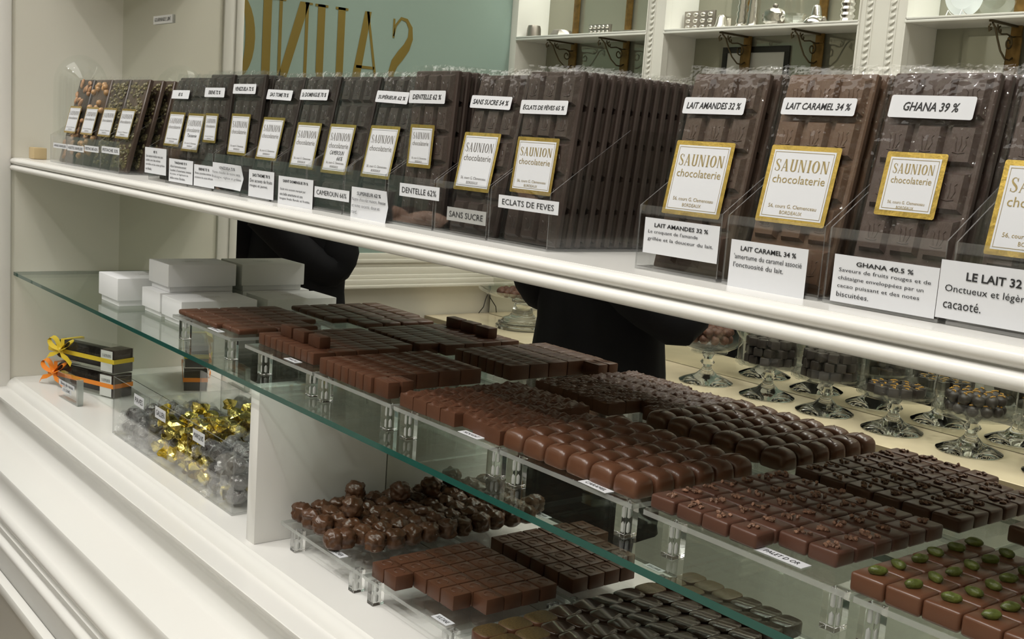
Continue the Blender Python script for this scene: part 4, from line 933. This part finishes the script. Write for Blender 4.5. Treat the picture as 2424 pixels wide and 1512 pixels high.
# ------------------------------------------------------------------ two customers in black, reflected in the mirror
def skin(name, verts, edges, radii, mat, parent, sub=2, root=0):
    m = bpy.data.meshes.new(name); m.from_pydata(verts, edges, []); o = bpy.data.objects.new(name, m); COL.objects.link(o)
    md = o.modifiers.new('s', 'SKIN'); 
    for v, r_ in zip(m.skin_vertices[0].data, radii): v.radius = r_ if isinstance(r_, tuple) else (r_, r_)
    m.skin_vertices[0].data[root].use_root = True; md.use_smooth_shade = True
    ss = o.modifiers.new('u', 'SUBSURF'); ss.levels = sub; ss.render_levels = sub
    me = bpy.data.meshes.new_from_object(o.evaluated_get(bpy.context.evaluated_depsgraph_get())); bpy.data.objects.remove(o)
    me.materials.clear(); me.materials.append(MATS[mat])
    for p in me.polygons: p.use_smooth = True
    return put(name, me, parent)
def person(x, y, rz, H, lab, elbow, coat_hem):
    """standing figure facing +y, arms bent in front"""
    t = thing('person', lab, 'person', (x, y, 0), rz); k = H/1.62
    S = lambda p: (p[0]*k, p[1]*k, p[2]*k)
    V = [(0, 0, .90), (0, .0, 1.05), (0, -.005, 1.20), (0, -.01, 1.32), (0, -.005, 1.385), (0, .008, 1.43), (0, .02, 1.475), (0, .022, 1.545), (0, .012, 1.598)]
    Ed = [(i, i+1) for i in range(8)]; Rr = [(.145, .105), (.125, .095), (.15, .105), (.13, .085), (.055, .055), (.052, .054), (.070, .082), (.078, .092), (.045, .055)]
    def limb(start, pts, rads):
        p = start
        for q_, r_ in zip(pts, rads):
            V.append(q_); Rr.append(r_); Ed.append((p, len(V)-1)); p = len(V)-1
        return p
    hands = []
    for sg, el in ((-1, elbow[0]), (1, elbow[1])):
        ex, ey, ez = el
        w_ = (sg*.07, .20, 1.30)
        limb(3, [(sg*.15, -.01, 1.31), (sg*ex, ey, ez), w_], [.055, .042, .030])
        hands.append((sg, w_))
    for sg in (-1, 1): limb(0, [(sg*.085, 0, .82), (sg*.09, .01, .47), (sg*.09, -.01, .08), (sg*.095, .10, .035)], [.088, .060, .042, .036])
    for sg, w_ in hands:                               # palm, four fingers and a thumb, lightly curled
        wi = len(V)-1
        V.append((w_[0]-sg*.012, w_[1]+.055, w_[2]-.006)); Rr.append((.030, .014)); 
        wr = min(range(len(V)-1), key=lambda i: (Vector(V[i])-Vector(w_)).length); Ed.append((wr, len(V)-1)); pm = len(V)-1
        for f_ in range(4):
            ln = (.070, .078, .073, .058)[f_]; ox = sg*(.021-.014*f_)
            limb(pm, [(V[pm][0]+ox, V[pm][1]+.030, V[pm][2]), (V[pm][0]+ox*1.05, V[pm][1]+.030+ln*.5, V[pm][2]-.010), (V[pm][0]+ox*1.05, V[pm][1]+.030+ln*.82, V[pm][2]-.034)], [.0092, .0085, .0072])
        limb(pm, [(V[pm][0]+sg*-.034, V[pm][1]-.002, V[pm][2]+.004), (V[pm][0]+sg*-.046, V[pm][1]+.026, V[pm][2]-.004)], [.0105, .0085])
    skin('body', [S(v) for v in V], Ed, [tuple(a_*k for a_ in r_) if isinstance(r_, tuple) else r_*k for r_ in Rr], 'skin', t)
    b_ = t
    # face
    q = G(); 
    for sg in (-1, 1): q.ico(S((sg*.030, .096, 1.548)), .0105*k, 2)
    q.obj('eye', 'eye', b_)
    q = G(); q.tube([S((0, .100, 1.550)), S((0, .116, 1.528)), S((0, .121, 1.512)), S((0, .104, 1.505))], [.006, .009, .012, .006], 8); q.obj('nose', 'skin', b_)
    q = G(); q.tube([S((-.024, .096, 1.478)), S((-.008, .106, 1.481)), S((.008, .106, 1.481)), S((.024, .096, 1.478))], [.002, .0055, .0055, .002], 8); q.obj('mouth', 'lip', b_)
    q = G()
    for sg in (-1, 1): q.ico(S((sg*.080, .012, 1.530)), 1, 2, 0, 1, 0, 0, (.010*k, .018*k, .030*k))
    q.obj('ear', 'skin', b_)
    q = G(); vs = q.ico((0, 0, 0), 1, 4, .05, 6, 3)
    for v in list(q.bm.verts):
        if v.co.y > .35 and v.co.z < .42: q.bm.verts.remove(v)
    for v in q.bm.verts:
        z = v.co.z; v.co = Vector(S((v.co.x*.090, v.co.y*.104+.010, (z*.105 if z > 0 else z*.165)+1.545)))
    q.obj('hair', 'hair', b_)
    # coat: shaped shell from the neck to the hem, with sleeves
    q = G(); n = 40; rows = []
    prof_ = [(1.395, .066, .066), (1.375, .085, .078), (1.350, .150, .100), (1.315, .190, .118), (1.26, .198, .132), (1.16, .188, .135), (1.05, .182, .132), (.95, .195, .140), (.85, .205, .146), (.72, .208, .150), (coat_hem+.02, .214, .156), (coat_hem, .215, .157), (coat_hem+.004, .205, .147)]
    for j, (z, a_, d_) in enumerate(prof_):
        rows.append([S((a_*math.cos(2*math.pi*i/n)*(1+.02*math.sin(i*2.1+j)*(j > 5)), d_*math.sin(2*math.pi*i/n)*(1+.03*math.sin(i*1.7+j*.6)*(j > 5))-.004, z)) for i in range(n)])
    vs = q.grid(rows, 0, True); q.obj('coat', 'black_cloth', t)
    for sg, el in ((-1, elbow[0]), (1, elbow[1])):
        ex, ey, ez = el; q = G()
        A_, B_, C_ = Vector((sg*.135, -.008, 1.335)), Vector((sg*ex, ey, ez)), Vector((sg*.078, .180, 1.285)); pts = []; rr = []
        for i in range(15):
            t_ = i/14; p = (1-t_)**2*A_+2*t_*(1-t_)*(B_*2-(A_+C_)*.5)+t_*t_*C_; pts.append(S(p)); rr.append((.070-.018*t_+.003*math.sin(i*1.9))*k)
        q.tube(pts, rr, 16); q.obj('sleeve', 'black_cloth', t)
    for sg in (-1, 1):
        q = G(); q.tube([S((sg*.085, 0, .84)), S((sg*.09, .012, .62)), S((sg*.09, .012, .47)), S((sg*.09, 0, .25)), S((sg*.09, -.008, .075))], [.105*k, .088*k, .074*k, .064*k, .062*k], 18); q.obj('trouser_leg', 'navy_cloth', t)
        q = G(); q.ico((0, 0, 0), 1, 3)
        for v in q.bm.verts: v.co = Vector(S((sg*.092+v.co.x*.045, .055+v.co.y*.125, max(.001, .045+v.co.z*(.05 if v.co.y < .1 else .036)))))
        q.obj('shoe', 'shoe', t)
    return t
person(-2.00, -.25, 0, 1.60, 'person in a long black coat standing with elbow out, mid mirror', ((.190, .02, 1.12), (.262, -.01, 1.105)), .56)
person(-2.990, .06, -.15, 1.54, 'person in black at the far left, bent elbow showing beside the white boxes', ((.15, .03, 1.12), (.165, -.01, 1.13)), .60)
